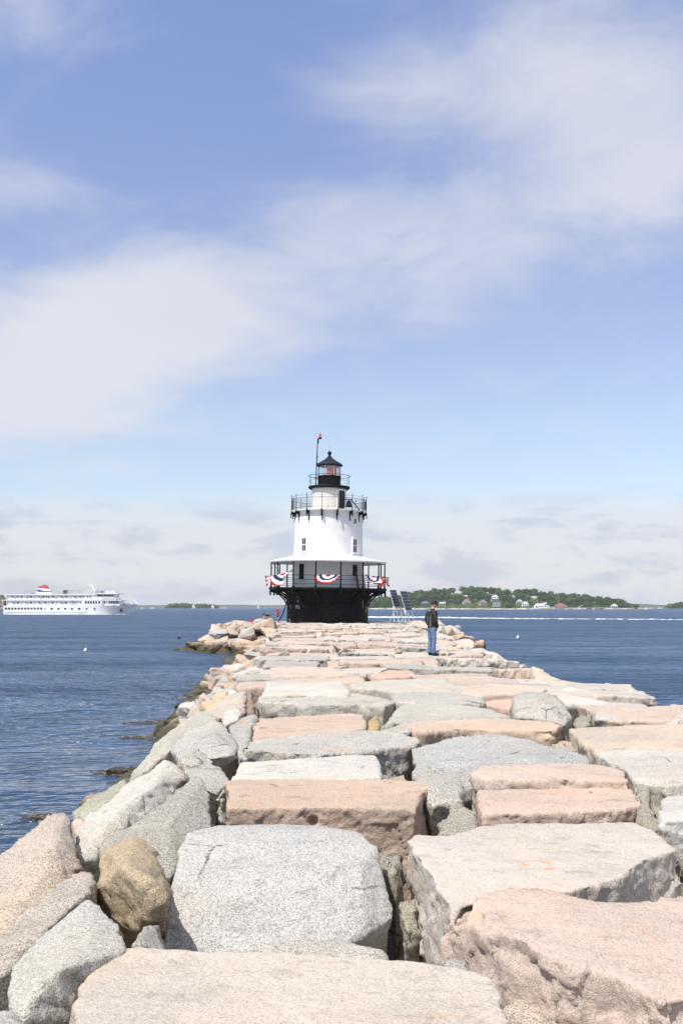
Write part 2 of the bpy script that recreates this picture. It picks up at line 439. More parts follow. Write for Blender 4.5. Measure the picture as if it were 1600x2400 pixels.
_tmp = bpy.data.objects.new('rock_work', bpy.data.meshes.new('rock_work')); COL.objects.link(_tmp)
_rm = _tmp.modifiers.new('r', 'REMESH'); _rm.mode = 'VOXEL'
_sm = _tmp.modifiers.new('s', 'SMOOTH')
def rock_mesh(name, verts, faces, voxel, rounds=3, big=.035, rough=.022, fine=.006, seed=0, scale=1.0, hull=False, edge_noise=.03, cuts=5, holes=(), cutd=.035):
    """turns a hewn block outline into weathered stone: rounded arrises, split faces, chips"""
    bm = bmesh.new()
    vs = [bm.verts.new(v) for v in verts]
    if hull:
        bmesh.ops.convex_hull(bm, input=vs)
        bmesh.ops.delete(bm, geom=[v for v in bm.verts if not v.link_faces], context='VERTS')
    else:
        for f in faces: bm.faces.new([vs[i] for i in f])
    bmesh.ops.recalc_face_normals(bm, faces=bm.faces)
    bmesh.ops.triangulate(bm, faces=bm.faces)
    src = bpy.data.meshes.new('src'); bm.to_mesh(src); bm.free()
    old = _tmp.data; _tmp.data = src; bpy.data.meshes.remove(old)
    _rm.voxel_size = voxel; _sm.factor = .5; _sm.iterations = rounds
    dg = bpy.context.evaluated_depsgraph_get(); dg.update()
    me = bpy.data.meshes.new_from_object(_tmp.evaluated_get(dg), depsgraph=dg)
    me.name = name
    n = len(me.vertices)
    co = np.empty(n * 3); me.vertices.foreach_get('co', co); co = co.reshape(-1, 3)
    no = np.empty(n * 3); me.vertex_normals.foreach_get('vector', no); no = no.reshape(-1, 3)
    o = np.array([seed * 3.7 % 91, seed * 7.1 % 53, seed * 1.9 % 37])
    q = co / scale + o
    co = co + no * (fbm(q * 1.15, seed, 3) * big * scale)[:, None]
    # broken corners: planes that cut off arrises and bosses, each with a ragged limit
    r = np.random.default_rng(seed * 13 + 5); ctr = co.mean(0); ext = (co.max(0) - co.min(0)) / 2
    for k in range(cuts):
        n = r.normal(size=3); n[2] = n[2] * (.75 if hull else .5) + (.25 if not hull else .1)
        if not hull and abs(n[2]) / np.linalg.norm(n) > .8: continue
        n /= np.linalg.norm(n)
        h = (co - ctr) @ n; top = h.max()
        depth = r.uniform(.006, .026 if not hull else cutd) * np.linalg.norm(ext)
        lim = top - depth + vnoise(q * 2.1 + k * 5.3, seed + k) * .012
        over = np.clip(h - lim, 0, None); co = co - n[None, :] * over[:, None]
    side = np.clip((.90 - no[:, 2]) / .28, 0, 1)
    q = co / scale + o
    w = q + np.stack([vnoise(q * 3.1, seed + 51), vnoise(q * 3.1, seed + 52), vnoise(q * 3.1, seed + 53)], 1) * .06
    d = facets(w * np.array([1, 1, 1.5]), .34, seed) * rough * 1.5 * (.14 + .86 * side)
    d += facets(w, .12, seed + 7) * rough * .75 * (.10 + .90 * side)
    d += fbm(q * 13, seed + 21, 3, .6) * fine * (.4 + .8 * side)
    sp = vnoise(q * 2.3, seed + 33); d -= np.clip(sp - .36, 0, 1) * edge_noise * 2.2 * (.1 + .9 * side)
    for (hp, hr, hd) in holes:
        e = np.linalg.norm(co - np.array(hp), axis=1); d -= np.clip(1 - (e / hr) ** 4, 0, 1) * hd
    co = co + no * (d * scale)[:, None]
    me.vertices.foreach_set('co', co.ravel())
    me.materials.clear(); me.materials.append(GRANITE)
    me.shade_smooth(); me.update()
    return me
def place_rock(name, me, tint, parent=breakwater, label=None):
    n = len(me.vertices); co = np.empty(n * 3); me.vertices.foreach_get('co', co); co = co.reshape(-1, 3)
    c = co.mean(0); co -= c; me.vertices.foreach_set('co', co.ravel()); me.update()
    o = link(name, me, parent, tuple(c)); o.color = tint
    if label: o['label'] = label
    return o

# stone colours; the fourth number is how strongly the crystals contrast
GREY = (.46, .46, .455, .7); GREYD = (.42, .42, .40, .8); WHITE = (.56, .545, .525, .42); PALE = (.55, .505, .465, .38)
PINK = (.56, .47, .42, .36); ROSE = (.56, .42, .36, .36); ORANGE = (.54, .425, .35, .40); TAN = (.44, .375, .275, .7); OLIVE = (.37, .355, .31, .9); WARM = (.47, .43, .375, .95)

_sid = [0]
def slab(top, z=DECK, h=1.0, tint=PALE, vox=None, flare=.97, label=None, rounds=0, zs=None, name='granite_block', **kw):
    """a hewn block: its top face as measured in the photo, sides dropping h metres"""
    _sid[0] += 1
    P = [on(p[0], p[1], p[2] if len(p) > 2 else z) for p in top]
    area = sum(a.x * b.y - b.x * a.y for a, b in zip(P, P[1:] + P[:1]))
    if area < 0: P = P[::-1]
    ym = sum(p.y for p in P) / len(P)
    v = vox or max(.019, ym * .0026)
    c = sum(P, Vector()) / len(P)
    B = [Vector((c.x + (p.x - c.x) * flare, c.y + (p.y - c.y) * flare, p.z - h)) for p in P]
    n = len(P)
    fs = [tuple(range(n)), tuple(range(2 * n - 1, n - 1, -1))] + [(i, i + n, (i + 1) % n + n, (i + 1) % n) for i in range(n)]
    kw.setdefault('big', .022)
    me = rock_mesh(name, P + B, fs, v, rounds, seed=_sid[0], **kw)
    return place_rock(name, me, tint, label=label)
def boulder(vis, sink=.8, back=.35, tint=GREY, vox=None, label=None, rounds=1, name='boulder', cz=None, **kw):
    """a rough rock: points seen in the photo with their distances; the unseen side goes back and down"""
    _sid[0] += 1; kw.setdefault('cuts', 4)
    P = [px(*p) for p in vis]
    c = sum(P, Vector()) / len(P)
    B = []
    for p in P:
        q = c + (p - c) * .88
        B.append(q + Vector((0, back, -sink)))
    ym = c.y; v = vox or max(.019, ym * .0026)
    me = rock_mesh(name, P + B, None, v, rounds, seed=_sid[0], hull=True, **kw)
    return place_rock(name, me, tint, label=label)

# ---- deck stones in front, nearest first
slab([(165, 2520), (168, 2400), (171, 2351), (189, 2336), (196, 2293), (205, 2266), (216, 2247), (250, 2227), (321, 2221), (470, 2224), (623, 2229), (760, 2236), (897, 2241), (949, 2248), (1010, 2255),
      (1060, 2262), (1114, 2275), (1159, 2297), (1168, 2322), (1172, 2350), (1190, 2385), (1215, 2520)], h=1.0, tint=(.555, .505, .46, .36), big=.012, rounds=0, cuts=0, edge_noise=.02, label='broad flat pale pink granite block at the very front')
# big grey block with a sloping top and steep speckled face
boulder([(434, 1951, 7.05), (496, 1934, 7.3), (623, 1933, 7.32), (765, 1938, 7.25), (845, 1948, 7.1), (887, 1981, 6.85),
         (420, 1998, 6.75), (408, 2062, 6.42), (560, 2058, 6.45), (717, 2042, 6.5), (850, 2018, 6.55), (893, 2070, 6.45), (925, 2145, 6.35),
         (386, 2160, 6.12), (380, 2240, 6.0), (600, 2240, 5.95), (760, 2236, 5.98), (838, 2205, 6.08), (905, 2180, 6.3)], sink=.55, back=.25, tint=(.48, .48, .48, .65), vox=.02,
        big=.012, rough=.012, fine=.004, rounds=3, label='large blue-grey speckled block with a rounded top', name='granite_block')
slab([(531, 1832), (560, 1829), (700, 1827), (891, 1826), (994, 1829), (1010, 1838), (990, 1862), (972, 1894), (904, 1894), (767, 1892), (640, 1892), (534, 1893)], h=.95, tint=ORANGE, rough=.016, big=.010, vox=.016, holes=((on(575, 1864, 2.81), .045, .07), (px(734, 1929, 8.15), .05, .07)),
     label='pink-orange block with a drill hole in its top')
slab([(546, 1826), (552, 1800), (562, 1787), (640, 1783), (732, 1778), (800, 1772), (870, 1767), (887, 1767), (893, 1790), (893, 1822), (840, 1826)], h=.9, tint=WHITE, label='white slab scratched with pale scrapes')
slab([(589, 1729, 2.82), (650, 1724, 2.82), (732, 1719, 2.82), (853, 1715, 2.82), (939, 1720, 2.82), (977, 1729, 2.82), (984, 1741, 2.8), (955, 1752), (884, 1759), (800, 1765), (745, 1769), (660, 1762), (600, 1757), (574, 1757), (580, 1742)], h=.9, tint=(.49, .48, .46, .95), rough=.04, flare=.93, label='long grey block with a ragged dark front')
slab([(598, 1684), (650, 1680), (715, 1677), (818, 1672), (853, 1675), (858, 1690), (858, 1709), (800, 1718), (740, 1722), (640, 1729), (588, 1730)], h=.9, tint=(.56, .45, .38, .45), label='salmon pink block behind the grey one')
slab([(622, 1599), (700, 1598), (801, 1597), (822, 1612), (822, 1628), (720, 1627), (612, 1629)], z=2.86, h=.6, tint=WHITE)
slab([(609, 1628), (700, 1624), (822, 1626), (880, 1632), (932, 1643), (900, 1655), (850, 1650), (720, 1652), (640, 1648), (604, 1645)], h=.9, tint=(.50, .49, .46, .9), rough=.035)
slab([(639, 1567), (740, 1565), (860, 1567), (862, 1581), (790, 1585), (700, 1584), (630, 1583)], h=.8, tint=PINK)
slab([(870, 1572), (920, 1569), (966, 1570), (972, 1578), (966, 1584), (905, 1586), (868, 1583)], h=.8, tint=ROSE)
slab([(815, 1602), (887, 1592), (970, 1590), (1042, 1588), (1066, 1603), (1064, 1618), (990, 1620), (935, 1622), (880, 1614), (822, 1611)], h=.8, tint=(.53, .51, .47, .8))
slab([(915, 1630), (950, 1621), (1066, 1621), (1128, 1628), (1138, 1645), (1060, 1650), (990, 1650), (930, 1646)], h=.8, tint=(.50, .49, .47, .95), rough=.035)
slab([(935, 1654), (1000, 1651), (1060, 1650), (1150, 1660), (1200, 1680), (1150, 1686), (1050, 1686), (960, 1690), (900, 1698)], h=.8, tint=(.50, .49, .45, .85))
slab([(935, 1699), (960, 1692), (1060, 1688), (1180, 1686), (1267, 1686), (1300, 1692), (1318, 1698), (1300, 1710), (1287, 1712), (1200, 1711), (1090, 1710), (990, 1716), (975, 1712)], h=.9, tint=(.58, .47, .39, .45), rough=.04, label='pale pink block with orange lichen on its ragged face')
# grey humped boulder across the middle right
boulder([(963, 1752, 11.6), (1004, 1739, 12.0), (1060, 1726, 12.4), (1163, 1719, 12.7), (1225, 1729, 12.5), (1301, 1751, 11.8), (1387, 1769, 11.2), (1387, 1788, 11.0), (1300, 1795, 10.9), (1200, 1782, 11.1), (1110, 1782, 10.9),
         (1050, 1790, 10.6), (980, 1800, 10.5), (966, 1825, 10.35), (1095, 1800, 10.6), (1090, 1880, 10.3), (1030, 1860, 10.2)], sink=.5, back=.1, tint=(.46, .465, .47, 1.0), big=.03, rounds=3, label='broad grey humped block in the middle of the breakwater', name='granite_block')
# stepped pink pair on the right
slab([(1118, 1793), (1200, 1789), (1284, 1786), (1380, 1790), (1439, 1796), (1462, 1801), (1474, 1828), (1400, 1825), (1300, 1825), (1200, 1824), (1139, 1823), (1110, 1812)], h=1.0, tint=PINK, rough=.025, rounds=0, label='upper of two stepped pink blocks')
slab([(1124, 1856, 2.70), (1230, 1850, 2.70), (1380, 1846, 2.70), (1484, 1848, 2.70), (1494, 1868, 2.7), (1499, 1890, 2.70), (1420, 1899, 2.70), (1300, 1904, 2.70), (1200, 1906, 2.70), (1125, 1906, 2.70)], h=1.0, tint=(.57, .46, .40, .5), rough=.03, rounds=0, label='lower of two stepped pink blocks')
slab([(954, 1969), (971, 1958), (1079, 1955), (1114, 1945), (1186, 1931), (1346, 1931), (1485, 1927), (1534, 1947), (1586, 1992), (1512, 2012), (1440, 2060), (1330, 2088), (1180, 2100), (1110, 2116), (1058, 2135), (1029, 2081), (980, 2014)], h=1.0, tint=(.565, .53, .50, .36), flare=.99, cuts=1, big=.016, label='large pale flat slab with a brown left face')
slab([(1087, 2128, 2.84), (1114, 2097, 2.85), (1186, 2077, 2.86), (1257, 2074, 2.86), (1337, 2092, 2.85), (1382, 2103, 2.84), (1503, 2105, 2.82), (1640, 2098, 2.82), (1760, 2200, 2.78), (1720, 2330, 2.75), (1600, 2345, 2.74), (1556, 2351, 2.74), (1525, 2341, 2.74), (1445, 2288, 2.76), (1337, 2265, 2.78), (1279, 2234, 2.80), (1200, 2192, 2.82), (1140, 2168, 2.82), (1092, 2178, 2.74), (1030, 2208, 2.62), (1038, 2170, 2.68)],
     h=1.0, tint=(.56, .465, .42, .36), flare=1.0, rough=.035, big=.02, label='reddish slab with a craggy tan front at right')
slab([(1172, 2362, 2.52), (1230, 2335, 2.52), (1330, 2385, 2.5), (1400, 2520, 2.45), (1230, 2520, 2.5)], h=.6, tint=(.54, .48, .42, .8))
# right edge of the picture
slab([(1332, 1708), (1350, 1702), (1430, 1700), (1500, 1698), (1640, 1694), (1680, 1730), (1640, 1756), (1550, 1755), (1470, 1752), (1430, 1757), (1400, 1765), (1370, 1745)], h=.95, tint=(.56, .485, .42, .6), label='pale pink slab leaning out at the right edge')
slab([(1391, 1763), (1430, 1756), (1500, 1755), (1680, 1757), (1700, 1830), (1600, 1836), (1540, 1834), (1489, 1826), (1459, 1799), (1420, 1782)], h=.7, tint=(.57, .545, .51, .55), label='white block dotted with orange lichen at the right')
slab([(1470, 1836, 2.55), (1560, 1838, 2.6), (1680, 1838, 2.6), (1700, 1870, 2.55), (1560, 1868, 2.55), (1500, 1890, 2.5)], h=.7, tint=ORANGE)
slab([(1545, 1879), (1562, 1868), (1700, 1866), (1720, 1920), (1600, 1926), (1549, 1929)], h=.9, tint=WHITE)
slab([(1588, 1976, 2.62), (1680, 1970, 2.62), (1700, 2060, 2.62), (1610, 2060, 2.62)], h=.8, tint=OLIVE)
slab([(1081, 1609), (1146, 1601), (1230, 1606), (1282, 1613), (1270, 1622), (1200, 1626), (1122, 1630), (1085, 1624)], z=2.82, h=.8, tint=(.57, .49, .43, .5))
slab([(1135, 1650, 2.7), (1140, 1632, 2.72), (1205, 1632, 2.74), (1205, 1666, 2.7)], h=.5, tint=ROSE)
boulder([(1203, 1640, 16.0), (1225, 1618, 16.6), (1280, 1622, 16.6), (1310, 1650, 15.9), (1340, 1680, 15.4), (1325, 1700, 15.0), (1280, 1690, 15.1), (1205, 1680, 15.3), (1260, 1640, 15.6)], sink=.5, tint=(.49, .48, .455, .95))
boulder([(1245, 1562, 24.6), (1262, 1568, 24.4), (1335, 1602, 22.6), (1330, 1618, 22.0), (1285, 1612, 22.1), (1250, 1600, 22.9)], sink=.7, tint=(.55, .51, .44, .7))
boulder([(1290, 1622, 20.0), (1340, 1612, 20.8), (1400, 1625, 20.4), (1440, 1640, 19.8), (1430, 1655, 18.8), (1330, 1652, 18.6)], sink=.8, tint=WHITE)
boulder([(1440, 1638, 20.2), (1490, 1640, 20.3), (1545, 1668, 18.6), (1540, 1690, 17.4), (1440, 1690, 16.8), (1390, 1680, 16.9), (1400, 1655, 18.3)], sink=.9, tint=(.53, .525, .51, .8))
boulder([(1345, 1680, 16.3), (1390, 1670, 17.0), (1380, 1702, 15.3), (1348, 1704, 15.1)], sink=.5, tint=OLIVE)
boulder([(1540, 1675, 18.6), (1600, 1660, 19.2), (1680, 1680, 18.0), (1660, 1705, 16.6), (1560, 1702, 16.4)], sink=.9, tint=PINK)
boulder([(1290, 1742, 13.2), (1320, 1730, 13.5), (1345, 1738, 13.2), (1360, 1760, 12.6), (1300, 1756, 12.6)], sink=.5, tint=WARM)
# stones wedged in the gaps
boulder([(890, 1990, 7.2), (949, 1996, 7.3), (949, 2095, 6.9), (930, 2104, 6.75), (908, 2060, 6.8)], sink=.8, back=.2, tint=OLIVE)
boulder([(932, 2108, 6.7), (955, 2102, 6.75), (975, 2120, 6.6), (992, 2180, 6.45), (950, 2190, 6.35), (935, 2150, 6.5)], sink=1.0, back=.1, tint=OLIVE)
boulder([(1022, 1960, 7.6), (1070, 1885, 8.1), (1110, 1905, 7.9), (1120, 1955, 7.5)], sink=.6, tint=OLIVE, label='olive grey wedge stone between two pink blocks')
boulder([(960, 1812, 10.1), (1000, 1795, 10.3), (1080, 1830, 9.6), (1080, 1880, 8.9), (1010, 1900, 8.7), (1000, 1860, 9.0)], sink=.6, tint=(.47, .46, .43, 1.0))
boulder([(903, 1820, 10.2), (950, 1812, 10.3), (957, 1828, 9.9), (905, 1830, 9.9)], sink=.5, tint=TAN)
boulder([(860, 1690, 13.8), (880, 1676, 14.2), (895, 1700, 13.6), (880, 1716, 13.2), (862, 1712, 13.2)], sink=.5, tint=(.45, .36, .20, .9))
boulder([(895, 1715, 13.3), (955, 1692, 14.2), (985, 1700, 13.8), (960, 1718, 13.2)], sink=.4, tint=(.50, .48, .45, .9))
boulder([(315, 2215, 5.35), (330, 2165, 5.75), (378, 2158, 5.9), (382, 2235, 5.5)], sink=.6, tint=GREY)
boulder([(615, 2222, 5.2), (680, 2208, 5.4), (800, 2205, 5.5), (895, 2240, 5.15), (900, 2262, 4.95), (630, 2250, 5.0)], sink=.5, tint=(.52, .50, .46, .95))
boulder([(1005, 2262, 4.75), (1060, 2225, 5.1), (1095, 2245, 5.0), (1118, 2275, 4.75), (1060, 2290, 4.6)], sink=.5, tint=GREY)
boulder([(1320, 2090, 6.0), (1366, 2056, 6.25), (1384, 2104, 5.95), (1340, 2105, 5.85)], sink=.3, tint=TAN)
boulder([(505, 1895, 8.7), (520, 1862, 9.0), (530, 1880, 8.9), (528, 1932, 8.5), (515, 1925, 8.4)], sink=.5, tint=(.36, .37, .36, 1.0))
boulder([(498, 1860, 9.6), (522, 1830, 9.9), (530, 1850, 9.5), (510, 1876, 9.2)], sink=.5, tint=GREYD)
boulder([(1500, 1830, 9.6), (1515, 1850, 9.2), (1545, 1935, 8.0), (1540, 1955, 7.8), (1500, 1925, 8.1)], sink=.6, tint=OLIVE)

# ---- riprap down the left side, nearest first
boulder([(211, 2097, 5.5), (261, 2136, 5.2), (307, 2222, 4.75), (222, 2250, 4.75), (200, 2300, 4.58), (172, 2360, 4.35), (175, 2400, 4.2), (46, 2390, 3.98), (11, 2354, 4.15), (4, 2322, 4.3), (11, 2254, 4.65), (71, 2197, 5.0), (161, 2136, 5.3),
         (215, 2190, 4.75), (125, 2285, 4.2), (70, 2320, 4.1)], sink=.5, back=.15, tint=(.49, .49, .475, .72), vox=.02, rounds=4, rough=.012, label='rounded pale speckled boulder at the lower left')
boulder([(-60, 2440, 3.7), (0, 2375, 4.1), (60, 2400, 3.9), (120, 2440, 3.6), (20, 2500, 3.4)], sink=.5, tint=GREY)
boulder([(171, 2054, 6.35), (196, 2038, 6.5), (214, 2047, 6.4), (221, 2092, 5.9), (150, 2150, 5.5), (60, 2215, 5.15), (0, 2290, 4.8), (-60, 2290, 4.9), (-60, 2230, 5.2), (0, 2195, 5.4), (107, 2104, 5.95)], sink=.7, tint=(.50, .465, .425, .95))
boulder([(111, 1894, 8.4), (157, 1890, 8.5), (171, 1908, 8.35), (181, 1960, 7.9), (188, 2040, 7.0), (150, 2090, 6.6), (46, 2169, 6.1), (-30, 2240, 5.7), (-80, 2150, 6.3), (-60, 2060, 6.9), (0, 2033, 7.2), (36, 1990, 7.6), (82, 1936, 8.1), (75, 2010, 7.15), (130, 2000, 7.0)], sink=.8, back=.5, tint=(.54, .475, .42, .9), label='tall pinkish boulder at the left edge above the water')
boulder([(314, 1972, 6.9), (244, 1994, 6.75), (216, 2092, 6.3), (327, 2182, 5.95), (372, 2158, 6.1), (393, 2074, 6.5), (352, 2002, 6.8), (296, 2036, 6.0), (240, 2054, 6.3), (380, 2110, 5.80), (345, 2074, 5.82)], sink=.5, back=.3, tint=TAN, cuts=0, rounds=0, rough=.014, label='mustard yellow angular boulder beside the grey block')
boulder([(451, 1816, 8.9), (482, 1823, 8.8), (493, 1845, 8.6), (506, 1930, 7.8), (430, 1960, 7.35), (415, 1858, 8.4), (330, 1906, 7.8), (255, 1956, 7.2), (232, 1986, 6.9), (240, 2010, 6.75), (340, 2010, 6.7), (396, 2060, 6.4), (420, 2000, 6.9), (400, 1920, 7.4)], sink=.6, back=.25, tint=(.43, .42, .385, 1.0), rounds=1, label='large grey boulder leaning on the shoulder left of the pink block')
boulder([(393, 1776, 10.8), (420, 1787, 10.7), (444, 1823, 10.4), (357, 1888, 9.6), (277, 1938, 8.9), (228, 1990, 8.2), (225, 2020, 7.9), (180, 2024, 7.8), (174, 1965, 8.3), (188, 1943, 8.5), (201, 1921, 8.8), (286, 1850, 9.8), (339, 1814, 10.3), (352, 1846, 9.5), (255, 1925, 8.55), (300, 1885, 9.0)], sink=.8, back=.3, tint=(.56, .555, .53, .8), label='long pale ridge-backed boulder sloping to the water')
boulder([(172, 1900, 9.8), (223, 1857, 10.8), (299, 1825, 11.6), (310, 1840, 11.0), (250, 1890, 9.6), (200, 1925, 9.0)], sink=.9, back=.2, tint=(.44, .45, .37, .9))
boulder([(165, 1925, 9.3), (180, 1915, 9.4), (196, 1914, 9.2), (200, 1935, 8.8), (186, 1962, 8.5)], sink=.6, tint=PINK)
boulder([(304, 1825, 12.2), (330, 1796, 13.0), (371, 1734, 15.2), (429, 1689, 16.8), (482, 1664, 17.8), (512, 1675, 16.8), (460, 1705, 14.6), (420, 1722, 13.8), (402, 1758, 12.6), (366, 1789, 11.9), (330, 1815, 11.5)], sink=1.0, back=.3, tint=(.49, .48, .44, .95), label='long grey-green boulder whose foot meets the water')
boulder([(504, 1683, 14.0), (520, 1690, 13.6), (538, 1712, 12.9), (567, 1766, 11.6), (496, 1776, 11.3), (420, 1778, 11.4), (402, 1758, 11.9), (429, 1716, 13.2), (500, 1735, 12.0)], sink=.55, back=.5, tint=(.50, .50, .485, 1.0), label='wedge shaped grey boulder with a dark overhang')
boulder([(455, 1750, 11.4), (475, 1760, 11.1), (498, 1781, 10.7), (542, 1830, 9.8), (513, 1860, 9.3), (480, 1850, 9.3), (442, 1822, 9.7), (420, 1786, 10.6)], sink=.6, back=.4, tint=(.46, .455, .42, 1.0))
boulder([(531, 1710, 13.6), (560, 1692, 14.2), (600, 1674, 14.6), (596, 1690, 13.9), (575, 1780, 11.3), (560, 1770, 11.6)], sink=.7, back=.2, tint=(.44, .44, .43, 1.0))
boulder([(577, 1628, 18.0), (588, 1613, 18.4), (598, 1640, 17.4), (598, 1670, 16.2), (578, 1675, 16.0)], sink=.5, back=.2, tint=(.34, .25, .22, .7), label='upright dark brown sliver of stone')
boulder([(513, 1690, 14.9), (530, 1670, 15.6), (560, 1662, 15.9), (566, 1682, 14.9), (530, 1700, 14.2)], sink=.5, tint=WHITE)
boulder([(480, 1665, 17.6), (530, 1632, 19.0), (577, 1615, 19.6), (577, 1672, 16.4), (545, 1672, 16.2), (510, 1680, 16.2)], sink=.7, tint=(.54, .48, .43, .8))
boulder([(470, 1645, 20.5), (500, 1628, 21.6), (535, 1618, 21.8), (530, 1640, 20.0), (495, 1668, 18.4)], sink=.7, tint=(.56, .47, .32, .6))

# ---- shared rough stones for everything farther out
def boulder_kind(seed):
    r = np.random.default_rng(seed + 100)
    pts = []
    for k in range(11):
        v = r.normal(size=3); v /= np.linalg.norm(v)
        v = np.sign(v) * np.abs(v) ** .6
        pts.append(v * np.array([.62, .50, .40]) * r.uniform(.85, 1.12))
    return rock_mesh('boulder', [tuple(p) for p in pts], None, .034, 1, cuts=10, cutd=.09, big=.03, rough=.03, fine=.006, seed=seed + 200, hull=True)
KINDS = [boulder_kind(i) for i in range(14)]
def slab_kind(seed):
    r = np.random.default_rng(seed + 300)
    q = []
    for x, y in ((-.5, -.5), (-.15, -.52), (.2, -.48), (.5, -.5), (.5, .5), (.1, .5), (-.5, .5)):
        q.append((x + r.uniform(-.045, .045), y + r.uniform(-.08, .08)))
    n = len(q); t = r.uniform(-.05, .05, 2)
    vs = [(x * 2.6, y * 1.5, .0 + t[0] * x + t[1] * y) for x, y in q] + [(x * 2.5, y * 1.42, -.8) for x, y in q]
    fs = [tuple(range(n)), tuple(range(2 * n - 1, n - 1, -1))] + [(i, i + n, (i + 1) % n + n, (i + 1) % n) for i in range(n)]
    return rock_mesh('granite_block', vs, fs, .045, 1, big=.03, rough=.032, fine=.008, seed=seed + 400)
SLABS = [slab_kind(i) for i in range(12)]
TINTS_DECK = [(.51, .47, .43, .4), (.52, .505, .49, .45), (.52, .44, .395, .4), (.46, .45, .43, .9), (.51, .48, .45, .5), (.52, .49, .465, .5), (.51, .43, .385, .4), (.45, .435, .42, .9)]
TINTS_SIDE = [PALE, WHITE, PINK, (.50, .49, .47, .95), WARM, (.52, .505, .48, .8), (.54, .43, .34, .6), GREY]

def put_slab(cx, cy, w, d, z, parent=breakwater):
    o = link('granite_block', random.choice(SLABS), parent, (cx, cy, z), (random.uniform(-.05, .03), random.uniform(-.05, .05), random.uniform(-.08, .08) + (PI if random.random() < .5 else 0)), (w / 2.6, d / 1.5, 1))
    o.color = random.choice(TINTS_DECK); return o
def put_boulder(x, y, z, s, parent=breakwater, tilt=.5, tint=None, flat=1.0, rz=None):
    o = link('boulder', random.choice(KINDS), parent, (x, y, z), (random.uniform(-tilt, tilt), random.uniform(-tilt, tilt), random.uniform(0, 2 * PI) if rz is None else rz), (s * random.uniform(.85, 1.3), s * random.uniform(.85, 1.15), s * flat * random.uniform(.8, 1.15)))
    o.color = tint or random.choice(TINTS_SIDE); return o

# deck courses
Y = 21.8
while Y < 99:
    d = random.uniform(1.25, 1.95) * (1 if Y < 45 else 1.1)
    x0, x1 = left_edge(Y) - .35, right_edge(Y) + .3
    x = x0 + random.uniform(-.5, .3)
    while x < x1 - .5:
        w = random.uniform(1.6, 3.6)
        if x + w > x1 + 1: w = max(1.2, x1 + .4 - x)
        yc = Y + d / 2 + random.uniform(-.2, .2)
        # the specific stones already fill the near right corner
        if not (Y < 24.5 and x + w / 2 > 4.2):
            put_slab(x + w / 2, yc, w - .13, d - .10, DECK + random.uniform(-.17, .06))
        x += w
    Y += d
for k in range(38):                                 # loose chips lodged in the joints
    Yk = random.uniform(20, 95); X = random.uniform(left_edge(Yk), right_edge(Yk)); s = random.uniform(.25, .5)
    put_boulder(X, Yk, DECK - .06, s, tilt=1.0, flat=.8, tint=random.choice([PINK, WARM, PALE, WHITE]))
for (cx, cy, w, d, z) in ((2.6, 19.8, 2.4, 1.5, 2.78), (4.9, 20.4, 2.4, 1.7, 2.72), (.2, 20.6, 2.0, 1.0, 2.76), (3.2, 21.6, 2.2, 1.3, 2.74), (5.4, 22.9, 2.2, 1.5, 2.66), (5.3, 17.6, 2.0, 1.6, 2.6), (4.9, 13.6, 2.2, 1.8, 2.6), (5.2, 11.3, 2.0, 2.0, 2.5), (4.9, 8.6, 2.2, 2.2, 2.5)):
    put_slab(cx, cy, w, d, z)

# shoulders and slopes
Y = 17.5
while Y < 95:
    st = float(np.interp(Y, [17, 50, 95], [1.05, 1.45, 1.9]))
    le = left_edge(Y)
    for dx in np.arange(.55, 4.25, st * .95):
        X = le - dx + random.uniform(-.3, .3)
        if Y < 20.5 and dx < 2.0: continue
        s = st * random.uniform(.95, 1.5)
        zt = min(profile(X, Y) - s * .30, EYE - float(np.interp(Y, [18, 28, 33, 46, 86, 100], [.88, .85, .73, .62, .515, .47])) * (abs(X) + .12 * s) - s * .28)
        put_boulder(X, Y + random.uniform(-.5, .5), zt, s, tilt=.45)
    re = right_edge(Y)
    if Y > 21:
        for dx in (.5, 1.7):
            X = re + dx + random.uniform(-.3, .3); s = st * random.uniform(1.0, 1.45)
            put_boulder(X, Y + random.uniform(-.5, .5), profile(X, Y) - s * .30 - .05, s, tilt=.3)
    Y += st
# the seaward side near the camera, out of the frame, and stones standing in the water
for Yk in np.arange(3, 22, 1.6):
    for dx in (1.4, 2.9):
        X = right_edge(Yk) + dx; put_boulder(X, Yk, profile(X, Yk) - .45, 1.6)
    for dx in (3.6, 4.9):
        X = left_edge(Yk) - dx; put_boulder(X, Yk + random.uniform(-.4, .4), min(profile(X, Yk) - .55, EYE - .82 * (abs(X) + .6) - 1.1), 1.5, tint=WARM)
for (p, q, s) in ((278, 1810, .48), (425, 1663, .85), (310, 1815, .5)):
    v = on(p, q, .05); put_boulder(v.x, v.y, .02, s, flat=.75)

# packing between the stones: one heap of small rubble
def rubble():
    xs = np.arange(-12, 12.01, .4); ys = np.arange(0, 100.01, .8)
    vs = []
    for y in ys:
        for x in xs:
            z = profile(x, y); z -= 1.15 if left_edge(y) - .3 < x < right_edge(y) + .2 else 1.1
            vs.append((x, y, max(-1.2, z)))
    V = np.array(vs); V[:, 2] += fbm(V * np.array([1.7, 1.7, 0]), 5, 3) * .16
    n = len(xs)
    fs = [(j * n + i, j * n + i + 1, (j + 1) * n + i + 1, (j + 1) * n + i) for j in range(len(ys) - 1) for i in range(n - 1)]
    me = bpy.data.meshes.new('rubble'); me.from_pydata([tuple(v) for v in V], [], fs); me.materials.append(GRANITE); me.shade_smooth()
    o = link('rubble', me, breakwater); o['kind'] = 'stuff'; o.color = (.33, .31, .27, 1)
rubble()

